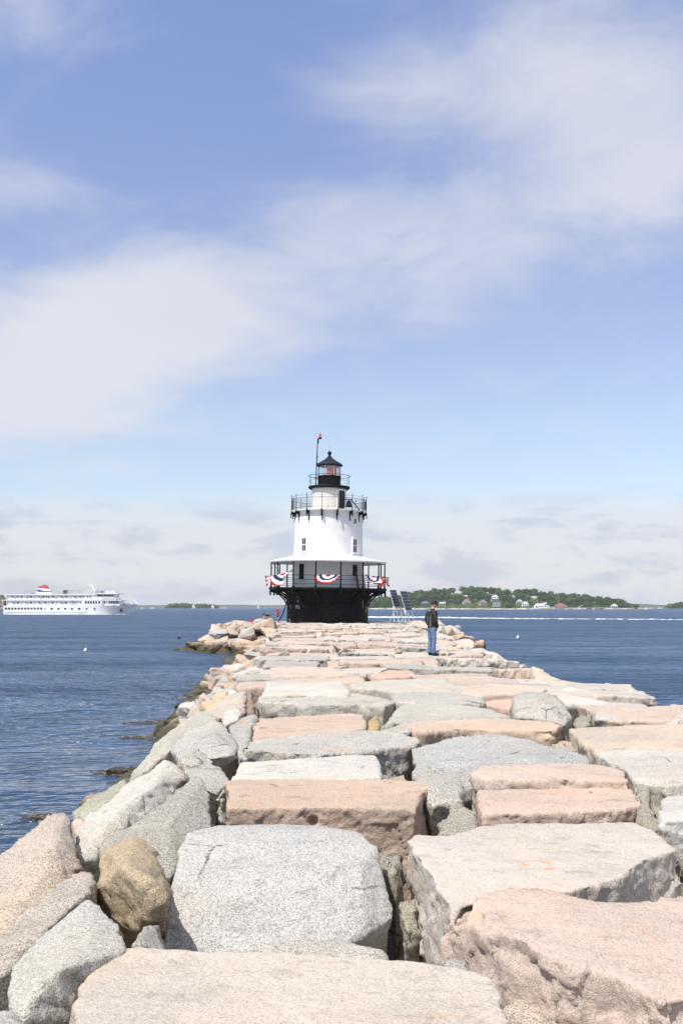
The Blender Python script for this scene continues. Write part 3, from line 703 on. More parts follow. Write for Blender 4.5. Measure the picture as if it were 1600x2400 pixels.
# ================================================================== ROUND HEAD OF THE BREAKWATER
MX, MY = -1.05, 106.0
mound = empty('riprap_head', (0, 0, 0))
tag(mound, 'round heap of big tilted boulders on which the lighthouse stands', 'riprap')
def mound_z(r): return float(np.interp(r, [0, 10.2, 11.2, 14.3, 18], [2.72, 2.7, 2.35, .1, -1.8]))
for ring, rr in enumerate((10.2, 11.4, 12.5, 13.5, 14.4)):
    nb = int(2 * PI * rr / 2.15)
    for k in range(nb):
        a = 2 * PI * (k + random.uniform(-.3, .3)) / nb + ring * .37
        wide = 1.09 if math.sin(a) > .3 else 1.0                    # the heap reaches a little farther on the right
        x, y = MX + rr * wide * math.sin(a), MY - rr * math.cos(a)
        if y > MY + 7: continue
        if left_edge(y) - .6 < x < right_edge(y) + .5 and y < MY - 4: continue
        s = random.uniform(1.7, 2.7)
        put_boulder(x, y, mound_z(rr) - s * .30, s, mound, tilt=.5, tint=random.choice([PALE, PINK, (.50, .42, .35, .6), (.52, .47, .42, .6), GREY, WARM, (.50, .48, .46, .7), (.53, .45, .38, .5)]))
yy = 97.5
for row in range(9):                                # flat stones on top, round the foot of the tower
    x = MX - 9.6 + random.uniform(0, 1)
    while x < MX + 9.6:
        w = random.uniform(1.6, 2.8); cx = x + w / 2
        r = math.hypot(cx - MX, yy - MY)
        if 4.9 < r < 10.2 and not (yy < 99 and left_edge(yy) < cx < right_edge(yy)):
            put_slab(cx, yy, w - .05, 1.85, 2.76 + random.uniform(-.12, .05), mound)
        x += w
    yy += 1.9
mb = MB(); mb.lathe([(0.01, 2.3), (9.2, 2.1), (10.6, 1.6), (13.8, -.6), (17, -2)], 48, (MX, MY, 0))
o = mb.build('rubble', GRANITE, mound, smooth=True); o['kind'] = 'stuff'; o.color = (.36, .33, .28, 1)
COL.objects.unlink(_tmp); bpy.data.objects.remove(_tmp)
# ================================================================== LIGHTHOUSE
def painted_brick(name, col, rust, brick=True):
    m, t, p = principled(name)
    P = t.node('ShaderNodeTexCoord').outputs['Object']
    s = t.node('ShaderNodeSeparateXYZ'); t.put(s.inputs[0], P)
    ang = t.m('ARCTAN2', s.outputs[0], t.m('MULTIPLY', s.outputs[1], -1.0))
    cv = t.node('ShaderNodeCombineXYZ')
    t.put(cv.inputs[0], t.m('MULTIPLY', ang, 3.45)); t.put(cv.inputs[1], s.outputs[2])
    n = t.noise(P, 1.3, 5, .65)
    streak = t.noise(t.scale(P, (5, 5, .35)), 1.0, 4, .65)
    c = t.mix(t.step(n, .35, .7), tuple(x * .93 for x in col) + (1,), col + (1,))
    c = t.mix(t.step(streak, .47, .72, 0, rust), c, (.42, .27, .14, 1))
    spots = t.noise(P, 5.5, 3, .8)
    c = t.mix(t.step(spots, .735, .765, 0, .75), c, (.10, .085, .07, 1))
    h = t.m('MULTIPLY', t.noise(P, 18, 3), .3)
    if brick:
        b = t.node('ShaderNodeTexBrick')
        t.put(b.inputs['Vector'], cv.outputs[0]); b.inputs['Scale'].default_value = 1.0
        b.inputs['Brick Width'].default_value = .21; b.inputs['Row Height'].default_value = .072; b.inputs['Mortar Size'].default_value = .007
        h = t.m('SUBTRACT', h, b.outputs['Fac'])
        c = t.mix(t.m('MULTIPLY', b.outputs['Fac'], .22), c, (.35, .34, .32, 1))
    t.put(p.inputs['Base Color'], c); p.inputs['Roughness'].default_value = .6
    p.inputs['Specular IOR Level'].default_value = .3
    bump(t, p, h, .5, .012)
    return m
TOWER = painted_brick('tower_paint', (.80, .80, .79), .10)
STAIN = painted_brick('stained_paint', (.74, .72, .68), .85, False)
def iron():
    m, t, p = principled('old_black_iron')
    P = t.node('ShaderNodeTexCoord').outputs['Object']
    s = t.node('ShaderNodeSeparateXYZ'); t.put(s.inputs[0], P)
    n = t.noise(P, .9, 5, .65); st = t.noise(t.scale(P, (3.5, 3.5, .4)), 1.0, 5, .7)
    c = t.mix(t.step(n, .4, .7), (.004, .004, .005, 1), (.010, .010, .010, 1))
    c = t.mix(t.step(st, .54, .74, 0, .45), c, (.045, .044, .042, 1))
    c = t.mix(t.step(t.noise(P, 2.6, 4, .7), .62, .70, 0, .8), c, (.07, .032, .016, 1))
    ang = t.m('MULTIPLY', t.m('ARCTAN2', s.outputs[0], t.m('MULTIPLY', s.outputs[1], -1.0)), 4.12 / 1.35)
    seam = t.m('ABSOLUTE', t.m('SUBTRACT', t.m('FRACT', ang), .5))
    hs = t.m('ABSOLUTE', t.m('SUBTRACT', t.m('FRACT', t.m('DIVIDE', s.outputs[2], 1.12)), .5))
    sm = t.m('MAXIMUM', t.step(seam, .485, .494), t.step(hs, .485, .493))
    t.put(p.inputs['Base Color'], t.mix(t.m('MULTIPLY', sm, .35), c, (.06, .055, .05, 1)))
    p.inputs['Roughness'].default_value = .6; p.inputs['Specular IOR Level'].default_value = .12
    bump(t, p, t.m('ADD', t.m('MULTIPLY', n, .3), sm), .35, .02)
    return m
IRON = iron()
BLACK = plain('black_paint', (.006, .006, .007), .55, 0, .3, 3, .15)
ROOFDK = plain('dark_roof_metal', (.018, .018, .023), .5, 0, .25, 3, .2)
WHITE_P = plain('white_paint', (.78, .78, .77), .5, 0, .06)
GREYW = plain('grey_white_paint', (.55, .55, .55), .5, 0, .08)
RED = plain('red_enamel', (.50, .05, .035), .4, 0, .12)
def glassy(name, col, alpha):
    m = bpy.data.materials.new(name); m.use_nodes = True; t = NT(m.node_tree); t.n.clear()
    tr = t.node('ShaderNodeBsdfTransparent'); tr.inputs[0].default_value = col + (1,)
    gl = t.node('ShaderNodeBsdfGlossy'); gl.inputs['Roughness'].default_value = .03; gl.inputs[0].default_value = (.9, .9, .9, 1)
    
    mx = t.node('ShaderNodeMixShader'); mx.inputs[0].default_value = alpha; t.l.new(tr.outputs[0], mx.inputs[1]); t.l.new(gl.outputs[0], mx.inputs[2])
    o = t.node('ShaderNodeOutputMaterial'); t.l.new(mx.outputs[0], o.inputs[0])
    return m
GLASS = glassy('clear_glass', (.93, .96, .96), .07)
def dark_glass():
    m, t, p = principled('window_glass')
    p.inputs['Base Color'].default_value = (.012, .013, .016, 1); p.inputs['Roughness'].default_value = .08
    return m
DGLASS = dark_glass()
REDGL = plain('red_lens_glass', (.60, .10, .085), .35, 0, .15, 2.0)

LX, LY, LZ = -1.43, 104.0, 2.8
light = empty('lighthouse', (LX, LY, LZ)); light.rotation_euler = (0, math.radians(.75), 0)
tag(light, 'white brick lighthouse with black iron base, porch and lantern at the breakwater end', 'lighthouse')
def pol(r, deg, z): a = math.radians(deg); return Vector((r * math.sin(a), -r * math.cos(a), z))
def facing(deg): return Matrix.Rotation(math.radians(deg), 3, 'Z')
POSTS = [-11 + 24 * k for k in range(15)]

mb = MB(); mb.lathe([(4.18, -.7), (4.18, 0.0), (4.12, .02), (4.12, 1.10), (4.16, 1.11), (4.16, 1.2), (4.12, 1.21), (4.12, 1.72), (4.20, 1.74), (4.20, 1.86), (4.12, 1.9), (4.16, 2.6), (4.3, 3.0), (4.5, 3.2)], 72)
caisson = mb.build('caisson', IRON, light, smooth=True, angle=25)
rustp = plain('rust_patch', (.20, .115, .075), .8, 0, .35, 4)
chalk = plain('chalky_white_mark', (.50, .49, .46), .8, 0, .3, 9)
def patch(name, a0, a1, z0, z1, mat, r=4.128):
    mb = MB(); n = 5
    rs = random.Random(int(a0 * 7) + int(z0 * 100))
    lo = [z0 + rs.uniform(0, .25) * (z1 - z0) for _ in range(n + 1)]; hi = [z1 - rs.uniform(0, .25) * (z1 - z0) for _ in range(n + 1)]
    vs = [];
    for i in range(n + 1):
        a = a0 + (a1 - a0) * i / n; vs += [pol(r, a, lo[i]), pol(r, a, hi[i]), pol(r + .006, a, hi[i]), pol(r + .006, a, lo[i])]
    fs = []
    for i in range(n):
        for k in range(4): fs.append((4 * i + k, 4 * i + (k + 1) % 4, 4 * i + 4 + (k + 1) % 4, 4 * i + 4 + k))
    mb.add(vs, fs); mb.build(name, mat, light)
patch('rust_patch', -64, -60, 1.3, 2.25, rustp, 4.14)
patch('rust_patch', 63, 72, 1.0, 1.75, rustp, 4.205)
patch('paint_patch', -67, -64.5, -.05, .38, chalk)
patch('paint_patch', -62.5, -61, -.05, .36, chalk)
patch('paint_patch', -45.2, -43.8, 1.95, 2.25, chalk, 4.14)
patch('paint_patch', 56, 57, 1.4, 2.4, chalk, 4.21)
# scrawled letters in a chalk outline on the left of the base
mb = MB()
def stroke(pts, w=.022):
    for (a, b), (c, d) in zip(pts[:-1], pts[1:]):
        mb.tube(pol(4.145, a, b), pol(4.145, c, d), w, w, 4)
stroke([(-48.6, 1.42), (-48.8, 1.80), (-41.6, 1.84), (-40.9, 1.34), (-42.3, 1.40), (-48.6, 1.42)])
stroke([(-46.3, 1.72), (-47.7, 1.70), (-47.6, 1.50), (-46.3, 1.50)]); stroke([(-47.6, 1.60), (-46.6, 1.61)])
stroke([(-45.9, 1.50), (-45.2, 1.72), (-44.5, 1.50)]); stroke([(-45.6, 1.58), (-44.8, 1.58)])
stroke([(-44.1, 1.72), (-42.7, 1.70), (-44.0, 1.52), (-42.4, 1.46)])
mb.build('graffiti', chalk, light)
stroke2 = MB(); mb = stroke2
for k in range(5): stroke([(-47.5 + k * 1.1, 2.45 + .1 * (k % 2)), (-46.8 + k * 1.1, 2.62 - .1 * (k % 2))], .035)
stroke2.build('graffiti', plain('faded_chalk', (.14, .14, .14), .8, 0, .4, 9), light)

# porch
mb = MB(); mb.lathe([(3.3, 3.22), (5.92, 3.22), (5.92, 3.30), (5.98, 3.30), (5.98, 3.46), (3.3, 3.46)], 60, closed=True)
mb.build('porch_deck', IRON, light, smooth=True, angle=25)
mb = MB()
pts = [(4.14, 1.80), (4.42, 2.28), (4.82, 2.68), (5.30, 2.96), (5.80, 3.10)]
for a, b in zip(pts[:-1], pts[1:]):
    p0, p1 = Vector((0, -a[0], a[1])), Vector((0, -b[0], b[1])); d = (p1 - p0).normalized(); n = d.cross(Vector((1, 0, 0)))
    q = [p0 - n * .07, p0 + n * .07, p1 + n * .07, p1 - n * .07]
    mb.add([v + Vector((sx_, 0, 0)) for sx_ in (-.075, .075) for v in q], [(0, 1, 2, 3), (7, 6, 5, 4), (0, 4, 5, 1), (1, 5, 6, 2), (2, 6, 7, 3), (3, 7, 4, 0)])
mb.tube((0, -4.18, 2.45), (0, -5.2, 3.15), .05, .05, 6)
mb.box((0, -5.0, 3.14), (.16, 1.75, .15))
mb.lathe([(.001, 2.62), (.035, 2.66), (.05, 2.72), (.11, 2.80), (.12, 2.86), (.06, 2.90), (.10, 2.98), (.10, 3.12), (.001, 3.12)], 10, (0, -5.82, 0))
bracket_me = mb.mesh('porch_bracket', BLACK)
mb = MB(); mb.tube((0, 0, 3.46), (0, 0, 6.02), .075, .065, 8); mb.lathe([(.001, 3.46), (.13, 3.46), (.13, 3.56), (.09, 3.62), (.001, 3.62)], 8)
mb.lathe([(.001, 4.58), (.1, 4.58), (.1, 4.70), (.001, 4.70)], 8)
post_me = mb.mesh('porch_post', BLACK, True, 40)
for a in POSTS:
    link('porch_bracket', bracket_me, light, (0, 0, 0), (0, 0, math.radians(a)))
    v = pol(5.75, a, 0); link('porch_post', post_me, light, v)
def ring(name, r, z, s, mat, n=60, par=light, a0=0.0):
    mb = MB(); mb.lathe([(r - s, z - s), (r + s, z - s), (r + s, z + s), (r - s, z + s)], n, a0=a0, a1=a0 + 2 * PI, closed=True)
    return mb.build(name, mat, par, smooth=False)
for z in (3.78, 4.22, 4.64): ring('porch_rail', 5.75, z, .024, BLACK, 60)
mb = MB(); mb.lathe([(3.44, 6.70), (3.62, 6.66), (4.6, 6.42), (5.90, 6.17), (5.95, 6.15), (5.95, 6.06), (5.86, 6.05), (5.86, 5.97), (5.72, 5.97), (5.70, 6.03), (3.44, 6.28)], 30, closed=True, a0=math.radians(1), a1=math.radians(1) + 2 * PI)
mb.build('porch_roof', WHITE_P, light, smooth=True, angle=20)

# tower with its openings cut as recesses: wall in rings, dark reveal boxes set in
mb = MB(); mb.lathe([(3.50, 3.46), (3.50, 6.2), (3.49, 6.7), (3.405, 11.05), (3.45, 11.1)], 96)
mb.build('tower_wall', TOWER, light, smooth=True, angle=30)
mb = MB(); mb.lathe([(3.52, 6.62), (3.56, 6.66), (3.56, 6.74), (3.50, 6.78)], 96); mb.build('flashing', WHITE_P, light, smooth=True)

def opening(name, deg, r, z0, z1, w, kind):
    """window or doorway on the round wall; frame proud of the wall, dark pane behind, bars in front"""
    o = empty(name, pol(r, deg, z0), math.radians(deg), light)
    h = z1 - z0; fw = .085
    f = MB()
    f.box((-(w / 2 + fw / 2), .08, h / 2), (fw, .34, h + 2 * fw)); f.box(((w / 2 + fw / 2), .08, h / 2), (fw, .34, h + 2 * fw))
    f.box((0, .08, h + fw / 2), (w - .004, .34, fw)); f.box((0, .06, -fw / 2), (w + .1, .42, fw))
    f.build('frame', WHITE_P, o)
    g = MB(); g.box((0, .0, h / 2), (w - .004, .03, h - .004)); g.build('pane', DGLASS if kind != 'void' else BLACK, o)
    if kind == 'sash':
        b = MB(); b.box((0, -.03, h / 2), (w - .01, .05, .06)); b.box((0, -.03, h * .97), (w - .01, .05, .06)); b.box((0, -.03, .04), (w - .01, .05, .07))
        b.box((-w * .46, -.03, h / 2), (.05, .045, h - .02)); b.box((w * .46, -.03, h / 2), (.05, .045, h - .02))
        b.build('sash', WHITE_P, o)
        mn = MB(); mn.box((-w * .03, -.03, h / 2), (.035, .04, h - .03)); mn.build('glazing_bar', WHITE_P, o)
    if kind == 'door':
        b = MB(); b.box((0, -.03, h / 2), (w - .03, .04, h - .03)); b.build('door_leaf', plain('black_door', (.02, .018, .017), .5, 0, .5), o)
    if kind == 'small':
        b = MB(); b.box((0, -.03, h / 2), (.03, .04, h - .02)); b.build('glazing_bar', GREYW, o)
    return o
opening('window', -42.5, 3.50, 7.02, 8.42, .62, 'sash')
opening('window', 48.8, 3.50, 6.98, 8.40, .62, 'sash')
opening('window', 48.8, 3.455, 9.86, 10.36, .42, 'small')
opening('window', 132, 3.50, 7.0, 8.40, .62, 'sash'); opening('window', -132, 3.50, 7.0, 8.40, .62, 'sash')
opening('doorway', -46, 3.54, 4.30, 5.82, .80, 'void')
opening('window', 48.5, 3.54, 4.66, 5.80, .80, 'void')
opening('window', 140, 3.54, 4.66, 5.80, .80, 'void')
mb = MB(); v = pol(3.60, -1.6, 0); mb.tube((v.x, v.y, 5.42), (v.x, v.y, 6.10), .035, .035, 8); mb.tube((v.x, v.y, 5.42), (v.x, v.y + .12, 5.42), .035, .035, 8)
mb.build('wall_pipe', WHITE_P, light)

# main gallery
mb = MB(); mb.lathe([(1.6, 11.10), (3.74, 11.10), (3.78, 11.14), (3.78, 11.24), (1.6, 11.27)], 72, closed=True)
mb.build('gallery_deck', STAIN, light, smooth=True, angle=25)
mb = MB()
poly = [(3.42, 10.28), (3.47, 10.28), (3.50, 10.62), (3.60, 10.80), (3.74, 10.88), (3.82, 10.66), (3.87, 10.66), (3.88, 10.98), (3.86, 11.09), (3.42, 11.09)]
n = len(poly)
mb.add([(sx_, -a, b) for sx_ in (-.05, .05) for a, b in poly], [tuple(range(n)), tuple(range(2 * n - 1, n - 1, -1))] + [(i, (i + 1) % n, n + (i + 1) % n, n + i) for i in range(n)])
mb.ball((0, -3.845, 10.62), .075, 8, 6); mb.box((0, -3.5, 10.2), (.07, .05, .2))
gb_me = mb.mesh('gallery_bracket', BLACK)
mb = MB(); mb.tube((0, 0, 10.95), (0, 0, 12.72), .034, .028, 8); mb.ball((0, 0, 12.76), .05, 8, 6); mb.ball((0, 0, 12.36), .045, 8, 6); mb.tube((0, 0, 11.0), (0, 0, 11.2), .07, .07, 8)
gp_me = mb.mesh('gallery_post', BLACK, True, 40)
mb = MB(); mb.tube((0, 0, 11.43), (0, 0, 12.36), .009, .009, 5)
bal_me = mb.mesh('baluster', BLACK)
for a in POSTS:
    link('gallery_bracket', gb_me, light, (0, 0, 0), (0, 0, math.radians(a + 1)))
    link('gallery_post', gp_me, light, pol(3.80, a + 1, 0))
    for k in range(1, 11): link('baluster', bal_me, light, pol(3.80, a + 1 + 24 * k / 11, 0))
ring('gallery_rail', 3.80, 12.60, .010, BLACK, 60)
ring('gallery_rail', 3.80, 12.37, .015, BLACK, 60)
ring('gallery_rail', 3.80, 11.43, .015, BLACK, 60)

# watch room and lantern
OX = .02
mb = MB(); mb.lathe([(1.76, 11.27), (1.74, 11.3), (1.74, 13.55), (1.85, 13.6)], 64); mb.build('watch_room', STAIN, light, smooth=True, angle=25)
opening('doorway', 44, 1.80, 11.36, 13.28, .86, 'door')
mb = MB(); mb.lathe([(1.0, 13.52), (1.92, 13.55), (1.96, 13.50), (2.10, 13.62), (2.12, 13.70), (2.08, 13.78), (1.0, 13.80)], 60, closed=True)
mb.build('lantern_deck', BLACK, light, smooth=True, angle=25)
ring('lantern_rail', 2.10, 14.84, .022, BLACK, 60)
mb = MB(); mb.tube((0, 0, 13.75), (0, 0, 14.84), .016, .016, 6); lp_me = mb.mesh('lantern_post', BLACK)
for k in range(8): link('lantern_post', lp_me, light, pol(2.08, -62 + 45 * k, 0))
ring('lantern_rail', 2.09, 14.30, .010, BLACK, 60)
A8 = math.radians(24.5)
mb = MB(); mb.lathe([(1.27, 13.80), (1.27, 13.92), (1.24, 13.94), (1.24, 14.72), (1.28, 14.74), (1.28, 14.84), (1.1, 14.86), (.01, 14.86)], 8, a0=A8, a1=A8 + 2 * PI)
mb.build('lantern_wall', BLACK, light)
for k in range(8):
    a = 24.5 + 45 * k
    mb = MB(); mb.tube(pol(1.19, a, 14.86), pol(1.19, a, 15.86), .035, .035, 6); mb.build('mullion', GREYW if k in (0, 7, 1) else ROOFDK, light)
    p0, p1 = pol(1.165, a + 2, 0), pol(1.165, a + 43, 0)
    n_ = (p0 + p1).normalized() * .006
    vs = [p0 - n_, p1 - n_, p1 + n_, p0 + n_]
    mb = MB(); mb.add([v + Vector((0, 0, 14.88)) for v in vs] + [v + Vector((0, 0, 15.84)) for v in vs], [(3, 2, 1, 0), (4, 5, 6, 7), (0, 1, 5, 4), (1, 2, 6, 5), (2, 3, 7, 6), (3, 0, 4, 7)])
    mb.build('lantern_pane', GLASS, light)
for a0_, a1_ in ((-14, 22), (27, 46), (58, 67)):
    p0, p1 = pol(1.05, a0_, 0), pol(1.05, a1_, 0); n_ = (p0 + p1).normalized() * .008
    vs = [p0 - n_, p1 - n_, p1 + n_, p0 + n_]
    mb = MB(); mb.add([v + Vector((0, 0, 14.90)) for v in vs] + [v + Vector((0, 0, 15.80)) for v in vs], [(3, 2, 1, 0), (4, 5, 6, 7), (0, 1, 5, 4), (1, 2, 6, 5), (2, 3, 7, 6), (3, 0, 4, 7)])
    mb.build('red_screen', REDGL, light)
mb = MB(); mb.lathe([(.001, 14.86), (.22, 14.87), (.22, 15.0), (.30, 15.1), (.36, 15.3), (.30, 15.55), (.2, 15.62), (.001, 15.64)], 16, (.35, .1, 0)); mb.build('lens', GREYW, light, smooth=True)
mb = MB(); mb.lathe([(1.05, 15.86), (1.30, 15.86), (1.36, 15.90), (1.36, 16.0), (1.32, 16.06), (.98, 16.26), (.62, 16.48), (.32, 16.70), (.24, 16.76), (.24, 16.82), (.001, 16.84)], 16, a0=A8, a1=A8 + 2 * PI)
mb.lathe([(.01, 15.87), (1.29, 15.85)], 16)
roof = mb.build('lantern_roof', ROOFDK, light, smooth=True, angle=28)
mb = MB(); mb.lathe([(.001, 16.82), (.17, 16.82), (.17, 16.9), (.11, 16.94), (.11, 17.0), (.16, 17.03)], 16); mb.ball((0, 0, 17.2), .215, 16, 12); mb.build('ball_finial', ROOFDK, roof, smooth=True)
mb = MB(); mb.tube((0, 0, 17.40), (0, 0, 17.98), .022, .004, 6); mb.build('lightning_rod', ROOFDK, roof)
# tall pole with the red lamp, clamped to the lantern
mast = empty('lamp_mast', (0, 0, 0), 0, light)
mb = MB(); mb.tube((-1.34, -.45, 13.82), (-1.30, -.40, 15.9), .052, .05, 8); mb.tube((-1.30, -.40, 15.9), (-1.20, -.40, 18.55), .05, .045, 8)
mb.box((-1.16, -.42, 18.3), (.12, .12, .4)); mb.box((-1.12, -.42, 18.55), (.34, .1, .05)); mb.box((-1.24, -.36, 16.1), (.16, .2, .08)); mb.box((-1.28, -.3, 14.6), (.12, .5, .07)); mb.box((-1.22, -.42, 16.75), (.12, .14, .14)); mb.box((-1.45, -.42, 14.62), (.2, .1, .1))
mb.build('pole', BLACK, mast)
mb = MB(); mb.lathe([(.001, 18.58), (.19, 18.58), (.19, 18.66), (.07, 18.68), (.001, 18.68)], 12, (-.98, -.42, 0)); mb.build('lamp_base', BLACK, mast)
mb = MB(); mb.lathe([(.001, 18.68), (.17, 18.68), (.17, 18.72), (.12, 18.98), (.12, 19.08), (.06, 19.1), (.001, 19.1)], 14, (-.98, -.42, 0)); mb.build('red_lamp', plain('red_lamp_glass', (.62, .10, .07), .25, 0, .08), mast, smooth=True, angle=40)
# fog bell and stay on the right of the gallery
mb = MB(); mb.lathe([(.001, 12.22), (.17, 12.2), (.23, 12.05), (.27, 11.8), (.36, 11.6), (.38, 11.55), (.3, 11.55)], 18, tuple(pol(2.55, 52, .05))); mb.build('fog_bell', BLACK, light, smooth=True)
mb = MB(); v = pol(2.55, 52, 0); mb.tube((v.x, v.y, 12.2), (v.x, v.y, 12.42), .04, .04, 6); w_ = pol(1.74, 52, 0); mb.tube((v.x + .35, v.y, 12.38), (w_.x, w_.y, 12.38), .045, .045, 6)
a_, b_ = pol(2.6, 60, 12.35), pol(3.4, 68, 11.26); mb.tube(a_, b_, .05, .05, 6); mb.build('bell_bracket', BLACK, light)
# davit on the left of the porch, pipe down the base
mb = MB(); d0 = Vector((-4.80, -1.9, 3.46)); mb.tube(d0, d0 + Vector((0, 0, 2.35)), .075, .065, 8); mb.tube(d0 + Vector((.1, 0, 2.28)), d0 + Vector((-.78, 0, 2.36)), .035, .03, 6)
mb.tube(d0 + Vector((-.62, 0, 2.33)), d0 + Vector((0, 0, 1.55)), .025, .025, 6); mb.tube(d0 + Vector((-.78, 0, 2.36)), d0 + Vector((-.78, 0, 2.0)), .012, .012, 5); mb.ball(d0 + Vector((-.78, 0, 1.96)), .07, 6, 5)
mb.build('davit', BLACK, light)
mb = MB(); P0, P1, P2, P3 = Vector((-4.08, -.9, 2.1)), Vector((-4.3, -1.0, 1.3)), Vector((-4.45, -1.1, .7)), Vector((-4.95, -1.2, -.02))
pts = []
for i in range(15):
    t_ = i / 14; pts.append(P0 * (1 - t_) ** 3 + P1 * 3 * t_ * (1 - t_) ** 2 + P2 * 3 * t_ ** 2 * (1 - t_) + P3 * t_ ** 3)
mb.path(pts, .055, 8); mb.build('drain_pipe', BLACK, light)

# boards leaning on the porch wall
def board(p0, p1, w, mat, label):
    o = empty('plank', (0, 0, 0)); o.location = light.matrix_basis @ p0
    d = p1 - p0
    mb = MB(); n = Vector((.8, .6, 0)); t_ = Vector((.6, -.8, 0)) * .03
    a = n * w / 2
    vs = [-a - t_, a - t_, a + t_, -a + t_]
    mb.add(vs + [v + d for v in vs], [(3, 2, 1, 0), (4, 5, 6, 7), (0, 1, 5, 4), (1, 2, 6, 5), (2, 3, 7, 6), (3, 0, 4, 7)])
    bpy.data.objects.remove(o)
    o = mb.build('plank', mat, None); o.location = light.matrix_basis @ p0
    tag(o, label, 'plank')
light.matrix_basis = Matrix.LocRotScale(light.location, light.rotation_euler, (1, 1, 1))
board(Vector((3.05, -2.95, 3.47)), Vector((2.80, -2.25, 5.15)), .26, plain('weathered_plank', (.10, .095, .085), .8, 0, .3, 6), 'dark weathered plank leaning on the porch wall by the right window')
board(Vector((3.72, -2.6, 3.47)), Vector((3.45, -2.1, 5.15)), .24, GREYW, 'pale grey plank leaning beside the dark plank on the porch')

# ------------------------------------------------------------------ bunting
def cloth(name, col):
    m, t, p = principled(name)
    P = t.node('ShaderNodeTexCoord').outputs['Object']
    n = t.noise(P, 6, 3)
    t.put(p.inputs['Base Color'], t.mix(n, tuple(c * .88 for c in col) + (1,), col + (1,))); p.inputs['Roughness'].default_value = .85
    p.inputs['Specular IOR Level'].default_value = .1
    bump(t, p, t.noise(t.scale(P, (60, 60, 60)), 1, 2), .2, .004)
    return m
B_RED, B_WHITE, B_BLUE = cloth('red_cloth', (.40, .022, .022)), cloth('white_cloth', (.78, .77, .76)), cloth('navy_cloth', (.022, .032, .11))
def bunting(deg, W, H, skew, lift, label, r=5.83, twist=0.0, zt=4.66, roll=0.0, crump=.03, flip=1, bands=((0, .18, 0), (.18, .44, 1), (.44, .64, 2), (.64, .84, 1), (.84, 1.0, 0))):
    root = light.matrix_basis @ Matrix.Translation(pol(r, deg, zt)) @ Matrix.Rotation(math.radians(deg + twist), 4, 'Z') @ Matrix.Rotation(math.radians(roll), 4, 'Y')
    o = empty('bunting'); o.matrix_basis = root
    tag(o, label, 'bunting', 'pleated bunting fans along the porch rail')
    NU = 54
    def P(u, v):
        th = PI * u
        x = -math.cos(th) * v * W / 2; s = x / (W / 2) * flip
        z = -math.sin(th) * v * H * (1 - skew * max(0, s) + .40 * max(0, -s))
        z += lift * v * v * H * max(0, s) ** 1.0 * math.sin(th) - .04 * math.sin(th)
        y = -.05 - .055 * v * math.cos(u * PI * 18) - .22 * v * math.sin(th) * (.5 + .5 * math.sin(3 * s + 1)) - abs(lift) * .3 * v * math.sin(th)
        x += crump * v * math.sin(5 * z / H + 7 * u + deg); z += crump * 1.6 * v * math.sin(11 * u + 3 * v + deg); y -= crump * 3 * v * (1 + math.sin(9 * u - 4 * v + deg))
        return (x, y, z)
    for (v0, v1, c) in bands:
        mb = MB(); vs = []; K = 3
        for k in range(K + 1):
            for i in range(NU + 1): vs.append(P(i / NU, max(.02, v0 + (v1 - v0) * k / K)))
        mb.add(vs, [(k * (NU + 1) + i, k * (NU + 1) + i + 1, (k + 1) * (NU + 1) + i + 1, (k + 1) * (NU + 1) + i) for k in range(K) for i in range(NU)])
        b = mb.build(('red_band', 'white_band', 'blue_band')[c], (B_RED, B_WHITE, B_BLUE)[c], o, smooth=True)
bunting(1, 2.75, .80, .82, 0, 'bunting fan hanging smoothly on the front middle rail')
bunting(-47, 3.0, .95, .62, .9, 'bunting blown up and twisted on the rail by the davit', twist=18, zt=4.80, roll=-9, crump=.075, bands=((0, .2, 0), (.2, .42, 1), (.42, .70, 2), (.70, .92, 1), (.92, 1.0, 0)))
bunting(-88, 2.0, .95, .2, .1, 'bunting bulging out beyond the leftmost porch post', twist=22)
bunting(49, 2.4, .85, .35, .3, 'rumpled bunting on the rail below the two planks', twist=-14, flip=-1, crump=.08)
bunting(84, 2.2, .85, .3, .1, 'bunting seen nearly edge on at the right end of the porch', twist=-4)

